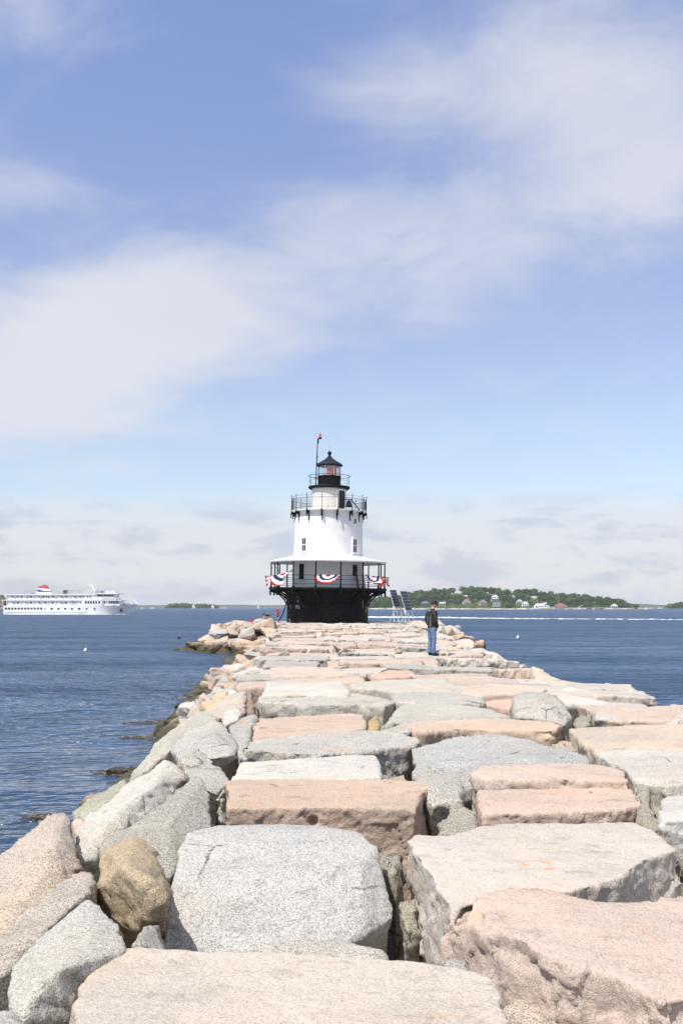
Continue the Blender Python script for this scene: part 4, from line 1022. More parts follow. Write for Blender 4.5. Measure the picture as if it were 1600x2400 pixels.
# ================================================================== SOLAR PANELS
PANEL = plain('solar_cell', (.018, .022, .045), .18, 0, .2, 2)
ALU = plain('galvanised_steel', (.58, .59, .60), .45, .3, .12, 4)
def solar(TL, TR, BR, BL, feet, label):
    o = empty('solar_panel', (feet[0] + feet[-1]) / 2)
    tag(o, label, 'solar panel', 'solar panels on steel legs beside the lighthouse')
    L = lambda v: v - o.location
    TL, TR, BR, BL = map(L, (TL, TR, BR, BL)); feet = [L(f) for f in feet]
    n = (TR - TL).cross(BL - TL).normalized()
    if n.y > 0: n = -n
    def quad(mb, a, b, c, d, t0, t1):
        q = [a, b, c, d]; mb.add([v + n * t0 for v in q] + [v + n * t1 for v in q], [(3, 2, 1, 0), (4, 5, 6, 7), (0, 1, 5, 4), (1, 2, 6, 5), (2, 3, 7, 6), (3, 0, 4, 7)])
    mb = MB(); quad(mb, TL, TR, BR, BL, -.05, 0); mb.build('frame', ALU, o)
    for k in range(6):
        a, b = k / 6 + .012, (k + 1) / 6 - .012
        f = lambda s, t_: TL.lerp(TR, s).lerp(BL.lerp(BR, s), t_)
        mb = MB(); quad(mb, f(.04, a), f(.96, a), f(.96, b), f(.04, b), .003, .022); mb.build('cell_module', PANEL, o)
    tops = [BL.lerp(TL, .06), BL.lerp(BR, .35).lerp(TL.lerp(TR, .35), .05), BR.lerp(TR, .06)]
    for f, t_ in zip(feet, tops):
        mb = MB(); mb.tube(f - Vector((0, 0, .15)), t_ - n * .06, .055, .055, 4); mb.box(f + Vector((0, 0, .02)), (.24, .24, .05)); mb.build('leg', ALU, o)
    mb = MB(); mb.tube(feet[0] + Vector((-.45, .1, 0)), tops[1] - n * .1 - Vector((0, 0, .35)), .03, .03, 4); mb.tube(feet[2] + Vector((0, 0, .3)), tops[0] - n * .1 - Vector((0, 0, .3)), .03, .03, 4); mb.build('brace', ALU, o)
    c = BL + Vector((-.05, -.05, -.12)); mb = MB(); mb.box(c, (.24, .16, .34)); mb.build('junction_box', GREYW, o)
def cpx(x, y, Y): return px(580 + x / 3.92, 990 + y / 3.92, Y)
solar(cpx(1302, 1540, 101.6), cpx(1362, 1538, 102.5), cpx(1405, 1690, 101.9), cpx(1345, 1695, 101.0), [cpx(1345, 1826, 101.0), cpx(1388, 1828, 101.2), cpx(1425, 1826, 101.9)], 'solar panel on steel legs, the one next to the lighthouse base')
solar(cpx(1398, 1550, 101.6), cpx(1460, 1550, 102.5), cpx(1510, 1724, 101.9), cpx(1450, 1728, 101.0), [cpx(1450, 1828, 101.0), cpx(1485, 1828, 101.2), cpx(1530, 1826, 101.9)], 'solar panel on steel legs, the one farther from the lighthouse')
# ================================================================== PEOPLE
def skin_mesh(name, nodes, edges, mats, sub=2, smooth=True):
    """one continuous body: joints with radii, grown to a surface"""
    keys = list(nodes); idx = {k: i for i, k in enumerate(keys)}
    me = bpy.data.meshes.new('joints'); me.from_pydata([nodes[k][0] for k in keys], [(idx[a], idx[b]) for a, b in edges], [])
    ob = bpy.data.objects.new('joints', me); COL.objects.link(ob)
    sk = ob.modifiers.new('skin', 'SKIN'); ss = ob.modifiers.new('sub', 'SUBSURF'); ss.levels = sub; ss.render_levels = sub
    if not me.skin_vertices: bm = bmesh.new(); bm.from_mesh(me); bm.verts.layers.skin.verify(); bm.to_mesh(me); bm.free()
    for k, sv in zip(keys, me.skin_vertices[0].data):
        r = nodes[k][1]; sv.radius = (r, r) if not isinstance(r, tuple) else r
    me.skin_vertices[0].data[0].use_root = True
    dg = bpy.context.evaluated_depsgraph_get(); dg.update()
    out = bpy.data.meshes.new_from_object(ob.evaluated_get(dg), depsgraph=dg); out.name = name
    bpy.data.objects.remove(ob)
    out.materials.clear()
    for m in (mats if isinstance(mats, list) else [mats]): out.materials.append(m)
    out.shade_smooth()
    return out
SKIN = plain('skin', (.46, .25, .17), .5, 0, .06, 8)
HAIR = plain('dark_hair', (.02, .015, .012), .6, 0, .3, 30)
JACKET = plain('black_jacket', (.022, .020, .022), .7, 0, .35, 9, .3, .5)
TRIM = plain('light_grey_trim', (.17, .17, .17), .75, 0, .2, 14)
JEANS = plain('faded_blue_denim', (.135, .19, .32), .85, 0, .32, 14, .2, .6)
SHOE = plain('black_shoe', (.02, .02, .022), .5, 0, .3, 12)
CAP = plain('black_cap', (.012, .012, .016), .8, 0, .3, 12)
REDCO = plain('red_coat', (.60, .025, .02), .7, 0, .15, 6)
DARKCL = plain('dark_clothes', (.02, .02, .028), .8, 0, .3, 6)

def hand_nodes(nodes, edges, wrist, dirv, side, key, s=1.0, curl=.5):
    """palm, four unequal bent fingers and a thumb from the side of the palm"""
    d = Vector(dirv).normalized(); u = Vector(side).normalized(); n = d.cross(u).normalized()
    w = Vector(nodes[wrist][0])
    pk = key + 'palm'; nodes[pk] = (tuple(w + d * .055 * s), (.038 * s, .018 * s)); edges.append((wrist, pk))
    for i, (off, ln) in enumerate(((-.03, .062), (-.010, .074), (.010, .070), (.030, .055))):
        b = w + d * .09 * s + u * off * s; a = b + d * ln * .5 * s + n * curl * .02 * s; c = a + d * ln * .4 * s + n * curl * .035 * s
        for j, q in enumerate((b, a, c)): nodes[f'{key}f{i}{j}'] = (tuple(q), (.0095 - .001 * j) * s)
        edges.extend([(pk, f'{key}f{i}0'), (f'{key}f{i}0', f'{key}f{i}1'), (f'{key}f{i}1', f'{key}f{i}2')])
    t0 = w + d * .03 * s - u * .04 * s; t1 = t0 + (d * .8 - u * .5 + n * .3) * .035 * s; t2 = t1 + (d * 1.0 - u * .1 + n * .4) * .03 * s
    for j, q in enumerate((t0, t1, t2)): nodes[f'{key}t{j}'] = (tuple(q), (.011 - .001 * j) * s)
    edges.extend([(wrist, f'{key}t0'), (f'{key}t0', f'{key}t1'), (f'{key}t1', f'{key}t2')])

def head_mesh(name, mat, s=1.0):
    """head facing -Y: skull, jaw, nose, brow, ears; eyes sit at half height"""
    mb = MB(); NU, NV = 28, 20; vs = []
    for j in range(NV + 1):
        ph = -PI / 2 + PI * j / NV
        for i in range(NU):
            th = 2 * PI * i / NU
            x, y, z = math.cos(ph) * math.sin(th), -math.cos(ph) * math.cos(th), math.sin(ph)
            w = .076 * (1 - .22 * max(0, -z) ** 1.2); dpt = .095 * (1 - .12 * max(0, -z))
            X, Yv, Z = x * w, y * dpt + .008, z * .118
            fr = max(0, -y)
            if fr > .5 and -.35 < z < .1: Yv -= .026 * math.exp(-((x / .16) ** 2)) * math.exp(-(((z + .12) / .14) ** 2))       # nose
            if fr > .5: Yv += .010 * (math.exp(-(((abs(x) - .38) / .16) ** 2)) * math.exp(-(((z - .06) / .10) ** 2)))            # eye sockets
            if fr > .5: Yv += .006 * math.exp(-((x / .3) ** 2)) * math.exp(-(((z + .40) / .05) ** 2))                             # mouth line
            if fr > .5: Yv -= .010 * math.exp(-((x / .3) ** 2)) * math.exp(-(((z + .75) / .16) ** 2))                             # chin
            vs.append((X * s, Yv * s, Z * s))
    mb.add(vs, [(j * NU + i, j * NU + (i + 1) % NU, (j + 1) * NU + (i + 1) % NU, (j + 1) * NU + i) for j in range(NV) for i in range(NU)])
    for sx_ in (-1, 1): mb.ball((sx_ * .078 * s, .012 * s, -.008 * s), .03 * s, 10, 8, (.35, .7, 1.1))
    return mb.mesh(name, mat, True)

def make_man():
    fx, fy = .88, .48        # the way he faces: right and away
    root = empty('person', tuple(on(1012, 1536, 2.8)), 0)
    tag(root, 'man in black jacket, cap and blue jeans standing on the stones', 'person')
    root.rotation_euler = (0, 0, math.atan2(fx, -fy))   # his front is local -Y
    # local axes: front -Y, his left +X
    N = {}; E = []
    N['pelvis'] = ((0, 0, .95), (.125, .105)); N['waist'] = ((0, .0, 1.10), (.115, .095)); N['chest'] = ((0, .01, 1.30), (.140, .112)); N['neck0'] = ((0, .015, 1.47), .075)
    N['neck1'] = ((0, -.035, 1.54), .052); N['skull'] = ((0, -.065, 1.63), .06)
    E += [('pelvis', 'waist'), ('waist', 'chest'), ('chest', 'neck0'), ('neck0', 'neck1'), ('neck1', 'skull')]
    for s, k in ((1, 'l'), (-1, 'r')):
        N[k + 'hip'] = ((s * .095, 0, .88), .088); N[k + 'knee'] = ((s * .105, -.015, .49), .058); N[k + 'ank'] = ((s * .105, .03, .09), .04); N[k + 'toe'] = ((s * .13, -.14, .04), .035)
        E += [('pelvis', k + 'hip'), (k + 'hip', k + 'knee'), (k + 'knee', k + 'ank'), (k + 'ank', k + 'toe')]
        N[k + 'sho'] = ((s * .185, .015, 1.41), .062); N[k + 'elb'] = ((s * .25, .05, 1.13), .042); N[k + 'wri'] = ((s * .165, -.075, .93), .030)
        E += [('chest', k + 'sho'), (k + 'sho', k + 'elb'), (k + 'elb', k + 'wri')]
        hand_nodes(N, E, k + 'wri', (-s * .30, -.05, -1), (0, 1, 0), k, .95)
    body = link('body', skin_mesh('body', N, E, SKIN, 2), root)
    # jeans
    J = {'p': ((0, 0, .955), (.160, .135)), 'p2': ((0, 0, 1.06), (.150, .125))}; JE = [('p', 'p2')]
    for s, k in ((1, 'l'), (-1, 'r')):
        J[k + 'h'] = ((s * .085, .012, .86), (.112, .112)); J[k + 't'] = ((s * .10, .0, .68), .094); J[k + 'k'] = ((s * .107, -.012, .49), .078); J[k + 'c'] = ((s * .108, .015, .30), .074); J[k + 'b'] = ((s * .108, .022, .10), .078); J[k + 'e'] = ((s * .108, .018, .055), .080)
        JE += [('p', k + 'h'), (k + 'h', k + 't'), (k + 't', k + 'k'), (k + 'k', k + 'c'), (k + 'c', k + 'b'), (k + 'b', k + 'e')]
    jm = skin_mesh('jeans', J, JE, JEANS, 2)
    n = len(jm.vertices); co = np.empty(n * 3); jm.vertices.foreach_get('co', co); co = co.reshape(-1, 3)
    no = np.empty(n * 3); jm.vertex_normals.foreach_get('vector', no); no = no.reshape(-1, 3)
    amp = np.interp(co[:, 2], [.05, .3, .5, .7, .95], [.010, .006, .008, .005, .002])
    co += no * (fbm(co * np.array([7, 7, 22]), 3, 2) * amp)[:, None]; jm.vertices.foreach_set('co', co.ravel())
    link('jeans', jm, root)
    # jacket with sleeves
    K = {'hem': ((0, 0, .86), (.172, .150)), 'hem2': ((0, 0, .93), (.176, .150)), 'w': ((0, .0, 1.06), (.178, .148)), 'c': ((0, .012, 1.28), (.200, .150)), 'n': ((0, .018, 1.455), (.105, .09)), 'col': ((0, .0, 1.525), (.072, .072))}
    KE = [('hem', 'hem2'), ('hem2', 'w'), ('w', 'c'), ('c', 'n'), ('n', 'col')]
    for s, k in ((1, 'l'), (-1, 'r')):
        K[k + 's'] = ((s * .205, .015, 1.405), .088); K[k + 'u'] = ((s * .25, .035, 1.27), .078); K[k + 'e'] = ((s * .275, .05, 1.13), .070); K[k + 'f'] = ((s * .245, -.02, 1.02), .064); K[k + 'w'] = ((s * .185, -.078, .92), .058)
        KE += [('c', k + 's'), (k + 's', k + 'u'), (k + 'u', k + 'e'), (k + 'e', k + 'f'), (k + 'f', k + 'w')]
    km = skin_mesh('jacket', K, KE, JACKET, 2)
    n = len(km.vertices); co = np.empty(n * 3); km.vertices.foreach_get('co', co); co = co.reshape(-1, 3)
    no = np.empty(n * 3); km.vertex_normals.foreach_get('vector', no); no = no.reshape(-1, 3)
    co += no * (fbm(co * np.array([6, 6, 14]), 8, 2) * .007)[:, None]; km.vertices.foreach_set('co', co.ravel())
    jk = link('jacket', km, root)
    from mathutils.bvhtree import BVHTree
    bvh = BVHTree.FromPolygons([tuple(v.co) for v in km.vertices], [tuple(p.vertices) for p in km.polygons])
    def on_cloth(deg, z, off=.004):
        d = Vector((math.sin(math.radians(deg)), math.cos(math.radians(deg)), 0)); o_ = Vector((0, 0, z)) + d * .5
        h = bvh.ray_cast(o_, -d)
        return (h[0] if h[0] else o_ - d * .35) + d * off
    def strip(name, a0, a1, z0, z1, n=10, m=3):
        mb = MB(); vs = [on_cloth(a0 + (a1 - a0) * j / m, z0 + (z1 - z0) * i / n) for i in range(n + 1) for j in range(m + 1)]
        mb.add(vs, [(i * (m + 1) + j, i * (m + 1) + j + 1, (i + 1) * (m + 1) + j + 1, (i + 1) * (m + 1) + j) for i in range(n) for j in range(m)])
        mb.build(name, TRIM, jk, smooth=True)
    strip('side_panel', -40, -29, .90, 1.30); strip('side_panel', 29, 40, .90, 1.30); strip('collar_patch', -22, 22, 1.445, 1.50, 3, 4)
    mb = MB(); mb.lathe([(.066, 1.50), (.078, 1.49), (.084, 1.53), (.078, 1.555), (.066, 1.55)], 18, (0, -.012, 0), closed=True); mb.build('collar', TRIM, jk, smooth=True)
    for s in (1, -1):
        mb = MB(); mb.ball((0, -.04, .045), .062, 14, 8, (.80, 1.95, .85)); mb.box((0, -.04, .006), (.075, .20, .016))
        mb.build('shoe', SHOE, root, smooth=True, angle=40, loc=(s * .112, -.005, 0), rot=(0, 0, math.radians(-24 + 8 * s)))
    hd = link('head', head_mesh('head', SKIN), body, (0, -.085, 1.665), (math.radians(20), 0, math.radians(-30)))
    mb = MB(); mb.lathe([(.084, -.045), (.088, .0), (.086, .04)], 20, (0, .022, 0)); hr = mb.mesh('hair', HAIR, True)
    ho = link('hair', hr, body, (0, -.085, 1.69), (math.radians(20), 0, math.radians(-30)), (1.0, 1.12, 1))
    mb = MB(); mb.lathe([(.001, .112), (.03, .111), (.06, .098), (.082, .066), (.090, .02), (.091, .0), (.086, .0)], 24, (0, .012, .02)); mb.ball((0, .012, .135), .01, 6, 5)
    vs = []
    for k in range(9):
        t_ = math.radians(-62 + 124 * k / 8); vs += [(.089 * math.sin(t_), .012 - .089 * math.cos(t_), .025), (.082 * math.sin(t_), -.065 - .105 * math.cos(t_), .008), (.082 * math.sin(t_), -.065 - .105 * math.cos(t_), .002), (.089 * math.sin(t_), .012 - .089 * math.cos(t_), .017)]
    mb.add(vs, [(4 * i + a, 4 * i + (a + 1) % 4, 4 * i + 4 + (a + 1) % 4, 4 * i + 4 + a) for i in range(8) for a in range(4)])
    cp_ = link('cap', mb.mesh('cap', CAP, True, 50), root, (0, -.085, 1.685), (math.radians(20), 0, math.radians(-30)), (1, 1.14, 1))
make_man()

def make_child():
    root = empty('person', tuple(px(652, 1454, 101.5)), 0)
    root.rotation_euler = (0, 0, math.radians(-80))
    tag(root, 'child in a hooded red coat standing left of the lighthouse', 'person')
    N = {}; E = []
    N['pelvis'] = ((0, 0, .56), .085); N['chest'] = ((0, -.03, .80), .09); N['neck'] = ((0, -.07, .91), .04); N['skull'] = ((0, -.10, .99), .05)
    E += [('pelvis', 'chest'), ('chest', 'neck'), ('neck', 'skull')]
    for s, k in ((1, 'l'), (-1, 'r')):
        N[k + 'h'] = ((s * .065, 0, .50), .06); N[k + 'k'] = ((s * .075, -.02, .27), .042); N[k + 'a'] = ((s * .075, .02, .05), .03); N[k + 't'] = ((s * .085, -.10, .025), .026)
        N[k + 's'] = ((s * .12, -.04, .86), .04); N[k + 'e'] = ((s * .15, -.16, .74), .030); N[k + 'w'] = ((s * .09, -.31, .74), .022)
        E += [('pelvis', k + 'h'), (k + 'h', k + 'k'), (k + 'k', k + 'a'), (k + 'a', k + 't'), ('chest', k + 's'), (k + 's', k + 'e'), (k + 'e', k + 'w')]
        hand_nodes(N, E, k + 'w', (0, -1, -.1), (s * 1, 0, .2), k, .7, .9)
    body = link('body', skin_mesh('body', N, E, SKIN, 1), root)
    link('head', head_mesh('head', SKIN, .88), body, (0, -.125, 1.02), (math.radians(18), 0, 0))
    K = {'hem': ((0, .0, .50), .115), 'w': ((0, -.01, .66), .115), 'c': ((0, -.03, .82), .115), 'n': ((0, -.06, .92), .07)}
    KE = [('hem', 'w'), ('w', 'c'), ('c', 'n')]
    for s, k in ((1, 'l'), (-1, 'r')):
        K[k + 's'] = ((s * .125, -.04, .86), .055); K[k + 'e'] = ((s * .155, -.16, .745), .046); K[k + 'w'] = ((s * .10, -.285, .74), .038)
        KE += [('c', k + 's'), (k + 's', k + 'e'), (k + 'e', k + 'w')]
    coat = link('coat', skin_mesh('coat', K, KE, REDCO, 2), root)
    mb = MB(); mb.ball((0, -.085, 1.03), .122, 16, 12, (.9, 1.0, 1.08)); link('hood', mb.mesh('hood', REDCO, True), coat)
    S = {'p': ((0, 0, .52), .105)}; SE = []
    for s, k in ((1, 'l'), (-1, 'r')): S[k + 'a'] = ((s * .07, 0, .45), .082); S[k + 'b'] = ((s * .075, -.01, .30), .075); SE += [('p', k + 'a'), (k + 'a', k + 'b')]
    link('shorts', skin_mesh('shorts', S, SE, DARKCL, 2), root)
    mb = MB(); mb.tube((.06, -.36, .76), (.02, -.44, .02), .010, .007, 6)
    st = mb.build('stick', plain('pale_stick', (.35, .30, .22), .7), None); st.matrix_basis = Matrix.LocRotScale(root.location, root.rotation_euler, (1, 1, 1))
    tag(st, 'thin pale stick held upright in front of the child', 'stick')
make_child()

def make_croucher():
    root = empty('person', tuple(px(627, 1455.5, 102.5)), 0)
    root.rotation_euler = (0, 0, math.radians(-82))
    tag(root, 'person in a dark top crouching on the rocks beside the child', 'person')
    N = {}; E = []
    N['pelvis'] = ((0, .22, .38), .13); N['waist'] = ((0, .10, .50), .125); N['chest'] = ((0, -.14, .57), .135); N['neck'] = ((0, -.30, .60), .06); N['skull'] = ((0, -.36, .62), .06)
    E += [('pelvis', 'waist'), ('waist', 'chest'), ('chest', 'neck'), ('neck', 'skull')]
    for s, k in ((1, 'l'), (-1, 'r')):
        N[k + 'h'] = ((s * .11, .18, .34), .09); N[k + 'k'] = ((s * .20, -.17, .40), .062); N[k + 'a'] = ((s * .16, .07, .07), .042); N[k + 't'] = ((s * .18, -.10, .035), .035)
        N[k + 's'] = ((s * .18, -.20, .58), .06); N[k + 'e'] = ((s * .22, -.38, .36), .045); N[k + 'w'] = ((s * .12, -.52, .16), .032)
        E += [('pelvis', k + 'h'), (k + 'h', k + 'k'), (k + 'k', k + 'a'), (k + 'a', k + 't'), ('chest', k + 's'), (k + 's', k + 'e'), (k + 'e', k + 'w')]
        hand_nodes(N, E, k + 'w', (-s * .1, -.5, -.8), (s * 1, 0, .2), k, .95, .7)
    body = link('body', skin_mesh('body', N, E, SKIN, 1), root)
    link('head', head_mesh('head', SKIN), body, (0, -.40, .655), (math.radians(50), 0, 0))
    mb = MB(); mb.ball((0, -.385, .675), .115, 16, 12, (.85, 1.0, 1.0)); link('hair', mb.mesh('hair', HAIR, True), body)
    K = {'hem': ((0, .24, .44), .17), 'w': ((0, .08, .53), .16), 'c': ((0, -.14, .585), .17), 'n': ((0, -.26, .60), .09)}
    KE = [('hem', 'w'), ('w', 'c'), ('c', 'n')]
    for s, k in ((1, 'l'), (-1, 'r')): K[k + 's'] = ((s * .18, -.2, .58), .08); K[k + 'e'] = ((s * .2, -.29, .47), .066); KE += [('c', k + 's'), (k + 's', k + 'e')]
    link('top', skin_mesh('top', K, KE, DARKCL, 2), root)
make_croucher()
def cooler():
    o = empty('cooler', tuple(px(588.5, 1458, 103.5))); tag(o, 'small red cool box on the rocks left of the crouching person', 'cool box')
    mb = MB(); mb.box((0, 0, .12), (.30, .24, .24), taper=1.06); mb.build('tub', REDCO, o)
    mb = MB(); mb.box((0, 0, .27), (.33, .27, .055), taper=.92); mb.build('lid', RED, o)
    mb = MB(); mb.path([Vector((-.17, 0, .2)), Vector((-.17, 0, .36)), Vector((.17, 0, .36)), Vector((.17, 0, .2))], .012); mb.build('handle', DARKCL, o)
cooler()
def bag():
    o = empty('bag', tuple(px(567, 1459, 103.5))); tag(o, 'dark holdall lying on the rocks left of the red cool box', 'bag')
    mb = MB(); mb.ball((0, 0, .13), .16, 16, 10, (1.6, .9, .85)); mb.build('body', DARKCL, o, smooth=True)
    mb = MB(); mb.path([Vector((-.12, 0, .24)), Vector((-.08, 0, .34)), Vector((.08, 0, .34)), Vector((.12, 0, .24))], .012); mb.build('handle', DARKCL, o)
bag()

# ================================================================== CRUISE SHIP
SHIPW = plain('ship_white', (.78, .78, .78), .4, 0, .03, .2)
SHIPG = plain('ship_grey', (.24, .25, .27), .5, 0, .05, .5)  # plain grey of strakes, doors, deck fittings and lettering
SHIPRED, SHIPBLUE = plain('ship_red', (.55, .06, .04), .45, 0, .1, .3), plain('ship_blue', (.035, .05, .22), .45, 0, .1, .3)
YS = 585.0
def shx(c): return (c / 3.92 - 800) / F * YS
def shz(c): return EYE - (1340 + c / 3.92 - 1422) / F * YS
SX0 = shx(600)
ship = empty('cruise_ship', (SX0, YS + 8, 0))
tag(ship, 'white four deck cruise ship with a red, white and blue funnel', 'cruise ship')
def S(cx, y, cy): return Vector((shx(cx) - SX0, y, shz(cy)))
def hull():
    st = [(30, 7.6, 7.0, 312, 392), (60, 8, 7.8, 312, 394), (300, 8, 8, 312, 396), (700, 8, 8, 311, 396), (900, 8, 7.6, 309, 396), (980, 7.7, 6.2, 308, 396), (1050, 6.9, 4.2, 306, 396), (1105, 5.6, 2.2, 304, 396), (1145, 4.4, .25, 303, 390), (1185, 2.9, .18, 302, 357), (1218, 1.5, .12, 301, 328), (1248, .12, .06, 299, 301)]
    mb = MB(); vs = []
    M = 5
    for (cx, bt, bb, ct, cb) in st:
        for sgn in (-1, 1):
            for k in range(M + 1):
                t_ = k / M; b = bb + (bt - bb) * t_ ** 1.6
                vs.append(S(cx, sgn * b, cb + (ct - cb) * t_))
    R = 2 * (M + 1); fs = []
    for i in range(len(st) - 1):
        for h in (0, M + 1):
            for k in range(M): fs.append((i * R + h + k, (i + 1) * R + h + k, (i + 1) * R + h + k + 1, i * R + h + k + 1))
        fs.append((i * R + M, (i + 1) * R + M, (i + 1) * R + 2 * M + 1, i * R + 2 * M + 1))
        fs.append((i * R, (i + 1) * R, (i + 1) * R + M + 1, i * R + M + 1))
    fs.append(tuple(list(range(M + 1)) + list(range(2 * M + 1, M, -1))))
    mb.add(vs, fs); return mb.build('hull', SHIPW, ship, smooth=True, angle=30)
hull_o = hull()
def sbox(name, x0, x1, y0, y1, c0, c1, mat, par=ship):
    a, b = S(x0, y0, c0), S(x1, y1, c1); c = (a + b) / 2; d = b - a
    mb = MB(); mb.box(c, (abs(d.x), abs(d.y), abs(d.z))); return mb.build(name, mat, par)
sbox('rubbing_strake', 40, 808, -8.10, -7.95, 371.5, 373.5, SHIPG, hull_o)
sbox('boot_line', 34, 1140, -8.06, -7.9, 393.0, 396, SHIPG, hull_o)
sbox('cabin_deck', 62, 752, -7.35, 6.5, 262, 312, SHIPW); sbox('cabin_deck', 62, 752, -7.35, 6.5, 214, 262, SHIPW)
sbox('dining_house', 752, 936, -7.95, 7.95, 266, 312, SHIPW)
sbox('lounge_house', 936, 1096, -6.6, 6.6, 266, 312, SHIPW)
sbox('deck_slab', 24, 936, -8.05, 8.05, 258, 265, SHIPW); sbox('deck_slab', 936, 1117, -7.6, 7.6, 259, 265, SHIPW)
sbox('deck_slab', 48, 878, -8.05, 8.05, 206, 215, SHIPW)
sbox('cabin_deck', 752, 890, -7.6, 7.6, 214, 259, SHIPW)
sbox('bridge_house', 886, 1046, -7.2, 7.2, 204, 259, SHIPW); sbox('bridge_roof', 858, 1080, -8.0, 8.0, 196, 205, SHIPW)
sbox('bulwark', 1046, 1060, -7, 7, 240, 259, SHIPW); sbox('bulwark', 930, 1100, -7.62, -7.5, 238, 246, GREYW)
WN = plain('ship_window', (.012, .014, .018), .15, 0, .1)
def win(cx, w, c0, c1, y): sbox('window', cx - w / 2, cx + w / 2, y - .06, y + .1, c0, c1, WN)
for cx in (57, 86, 116, 145, 175, 204, 234, 263, 293, 322, 352, 382): win(cx, 19, 330, 346, -8.0)
for cx, w in ((416, 6), (478, 22), (539, 19), (601, 18), (664, 20), (729, 23), (798, 12), (871, 12)): win(cx, w, 333, 348, -8.0)
for cx, w in ((124, 12), (166, 18), (241, 12), (284, 18), (361, 14), (417, 18), (484, 18), (564, 12), (606, 20), (686, 12), (742, 8)): win(cx, w, 278, 294, -7.35)
for cx in (792, 815, 838, 862, 886, 914): win(cx, 15, 270, 294, -7.95)
for cx in (957, 1006, 1022, 1038, 1054, 1069, 1083): win(cx, 10, 270, 292, -6.6)
for cx, w in ((118, 14), (162, 12), (197, 14), (249, 12), (285, 18), (365, 14), (401, 18), (429, 12), (447, 10), (486, 18), (567, 16), (609, 20), (691, 18), (738, 16)): win(cx, w, 224, 239, -7.35)
for cx, w in ((766, 10), (803, 8), (829, 10)): win(cx, w, 223, 239, -7.6)
for cx in (902, 920, 938, 960, 979, 998, 1017, 1036): win(cx, 15, 208, 227, -7.2)
for c0, c1 in ((214, 259), (264, 312)):
    for cx in (62, 133, 190, 246, 312, 372, 442, 512, 577, 640, 694, 750): sbox('balcony_divider', cx - 1, cx + 1, -8.0, -7.35, c0, c1, SHIPW)
    sbox('balcony_rail', 62, 752, -7.98, -7.9, c0 + (c1 - c0) * .52, c0 + (c1 - c0) * .56, GREYW)
    sbox('balcony_panel', 62, 752, -7.93, -7.90, c1 - 9, c1 - .2, SHIPW)
sbox('stair_door', 506, 512, -7.5, -7.2, 216, 258, SHIPG); sbox('stair_door', 664, 670, -7.5, -7.2, 268, 308, SHIPG)
# funnel in three painted bands
def band(name, q, mat):
    mb = MB(); n = len(q)
    mb.add([S(x, y, c) for y in (-2.2, 2.2) for x, c in q], [tuple(range(n)), tuple(range(2 * n - 1, n - 1, -1))] + [(i, (i + 1) % n, n + (i + 1) % n, n + i) for i in range(n)])
    return mb.build(name, mat, fun)
fun = empty('funnel', (0, 0, 0), 0, ship)
band('blue_band', [(326, 187), (324, 158), (378, 174), (430, 176), (442, 190)], SHIPBLUE)
band('white_band', [(324, 158), (322, 147), (412, 156), (430, 176), (378, 174)], SHIPW)
band('red_band', [(322, 147), (321, 133), (366, 129), (368, 120), (376, 128), (388, 121), (412, 156)], SHIPRED)
sbox('funnel_house', 318, 452, -3.2, 3.2, 186, 206, SHIPW)
mb = MB(); mb.tube(S(379, 0, 125), S(379, 0, 96), .12, .06, 5); mb.build('aerial', SHIPG, fun)
def canopy(x0, x1, c, posts, name='sun_canopy'):
    o = empty(name, (0, 0, 0), 0, ship)
    sbox('canopy_roof', x0, x1, -5, 5, c - 1.5, c + 1.5, GREYW, o)
    for p_ in posts: sbox('post', p_ - 1, p_ + 1, -5, -4.6, c + 1, 206, SHIPG, o)
canopy(172, 290, 169, (210, 240, 262, 286)); canopy(526, 742, 166, (530, 566, 572, 600, 615, 630, 645, 660, 680, 700, 720, 738))
sbox('locker', 215, 262, -4, 4, 190, 206, SHIPW); sbox('vent_box', 856, 912, -3, 3, 173, 196, SHIPG); sbox('deck_house', 560, 574, -3.5, 3.5, 168, 206, SHIPG)
mb = MB(); mb.path([S(852, 0, 190), S(830, 0, 150), S(812, 0, 122), S(794, 0, 114)], .42, 5); mb.tube(S(800, -2.4, 118), S(800, 2.4, 118), .12, .12, 5); mb.build('radar_mast', SHIPW, ship)
for cx, r_ in ((965, .9), (1000, .6), (1020, .7)):
    mb = MB(); mb.ball(S(cx, -1, 186), r_, 10, 8); mb.tube(S(cx, -1, 186), S(cx, -1, 197), .2, .2, 5); mb.build('radar_dome', SHIPW, ship, smooth=True)
mb = MB(); mb.tube(S(963, 0, 190), S(963, 0, 158), .12, .08, 5); mb.tube(S(955, 0, 166), S(972, 0, 166), .1, .1, 5); mb.build('aerial', SHIPG, ship)
mb = MB()
for k in range(40): cx = 60 + 20 * k; mb.tube(S(cx, -7.8, 206), S(cx, -7.8, 193), .035, .035, 4)
mb.tube(S(60, -7.8, 194), S(858, -7.8, 194), .04, .04, 4); mb.tube(S(60, -7.8, 200), S(858, -7.8, 200), .03, .03, 4)
mb.build('deck_railing', GREYW, ship)
mb = MB()
mb.path([S(1202, 0, 258), S(1222, 0, 276), S(1244, 0, 298)], .3, 5); mb.build('jackstaff', SHIPW, ship)
for cx, w in ((1118, 14), (1140, 26), (1165, 12), (1209, 8)): sbox('winch', cx - w / 2, cx + w / 2, -2.4, -1, 288 + (cx % 5), 304, SHIPG)
mb = MB(); mb.box(S(1099, -4.55, 354), (.6, .7, 1.9), taper=.5); mb.box(S(1108, -4.15, 354), (.6, .7, 1.9), taper=.5); mb.box(S(1103, -4.25, 361), (2.0, .7, .4)); mb.build('anchor', plain('anchor_rust', (.06, .045, .04), .7, 0, .3), ship)
fc = bpy.data.curves.new('ship_name', 'FONT'); fc.body = 'AMERICAN  CONSTITUTION'; fc.size = 1.55; fc.extrude = .02; fc.align_x = 'LEFT'
fc.materials.append(SHIPG)
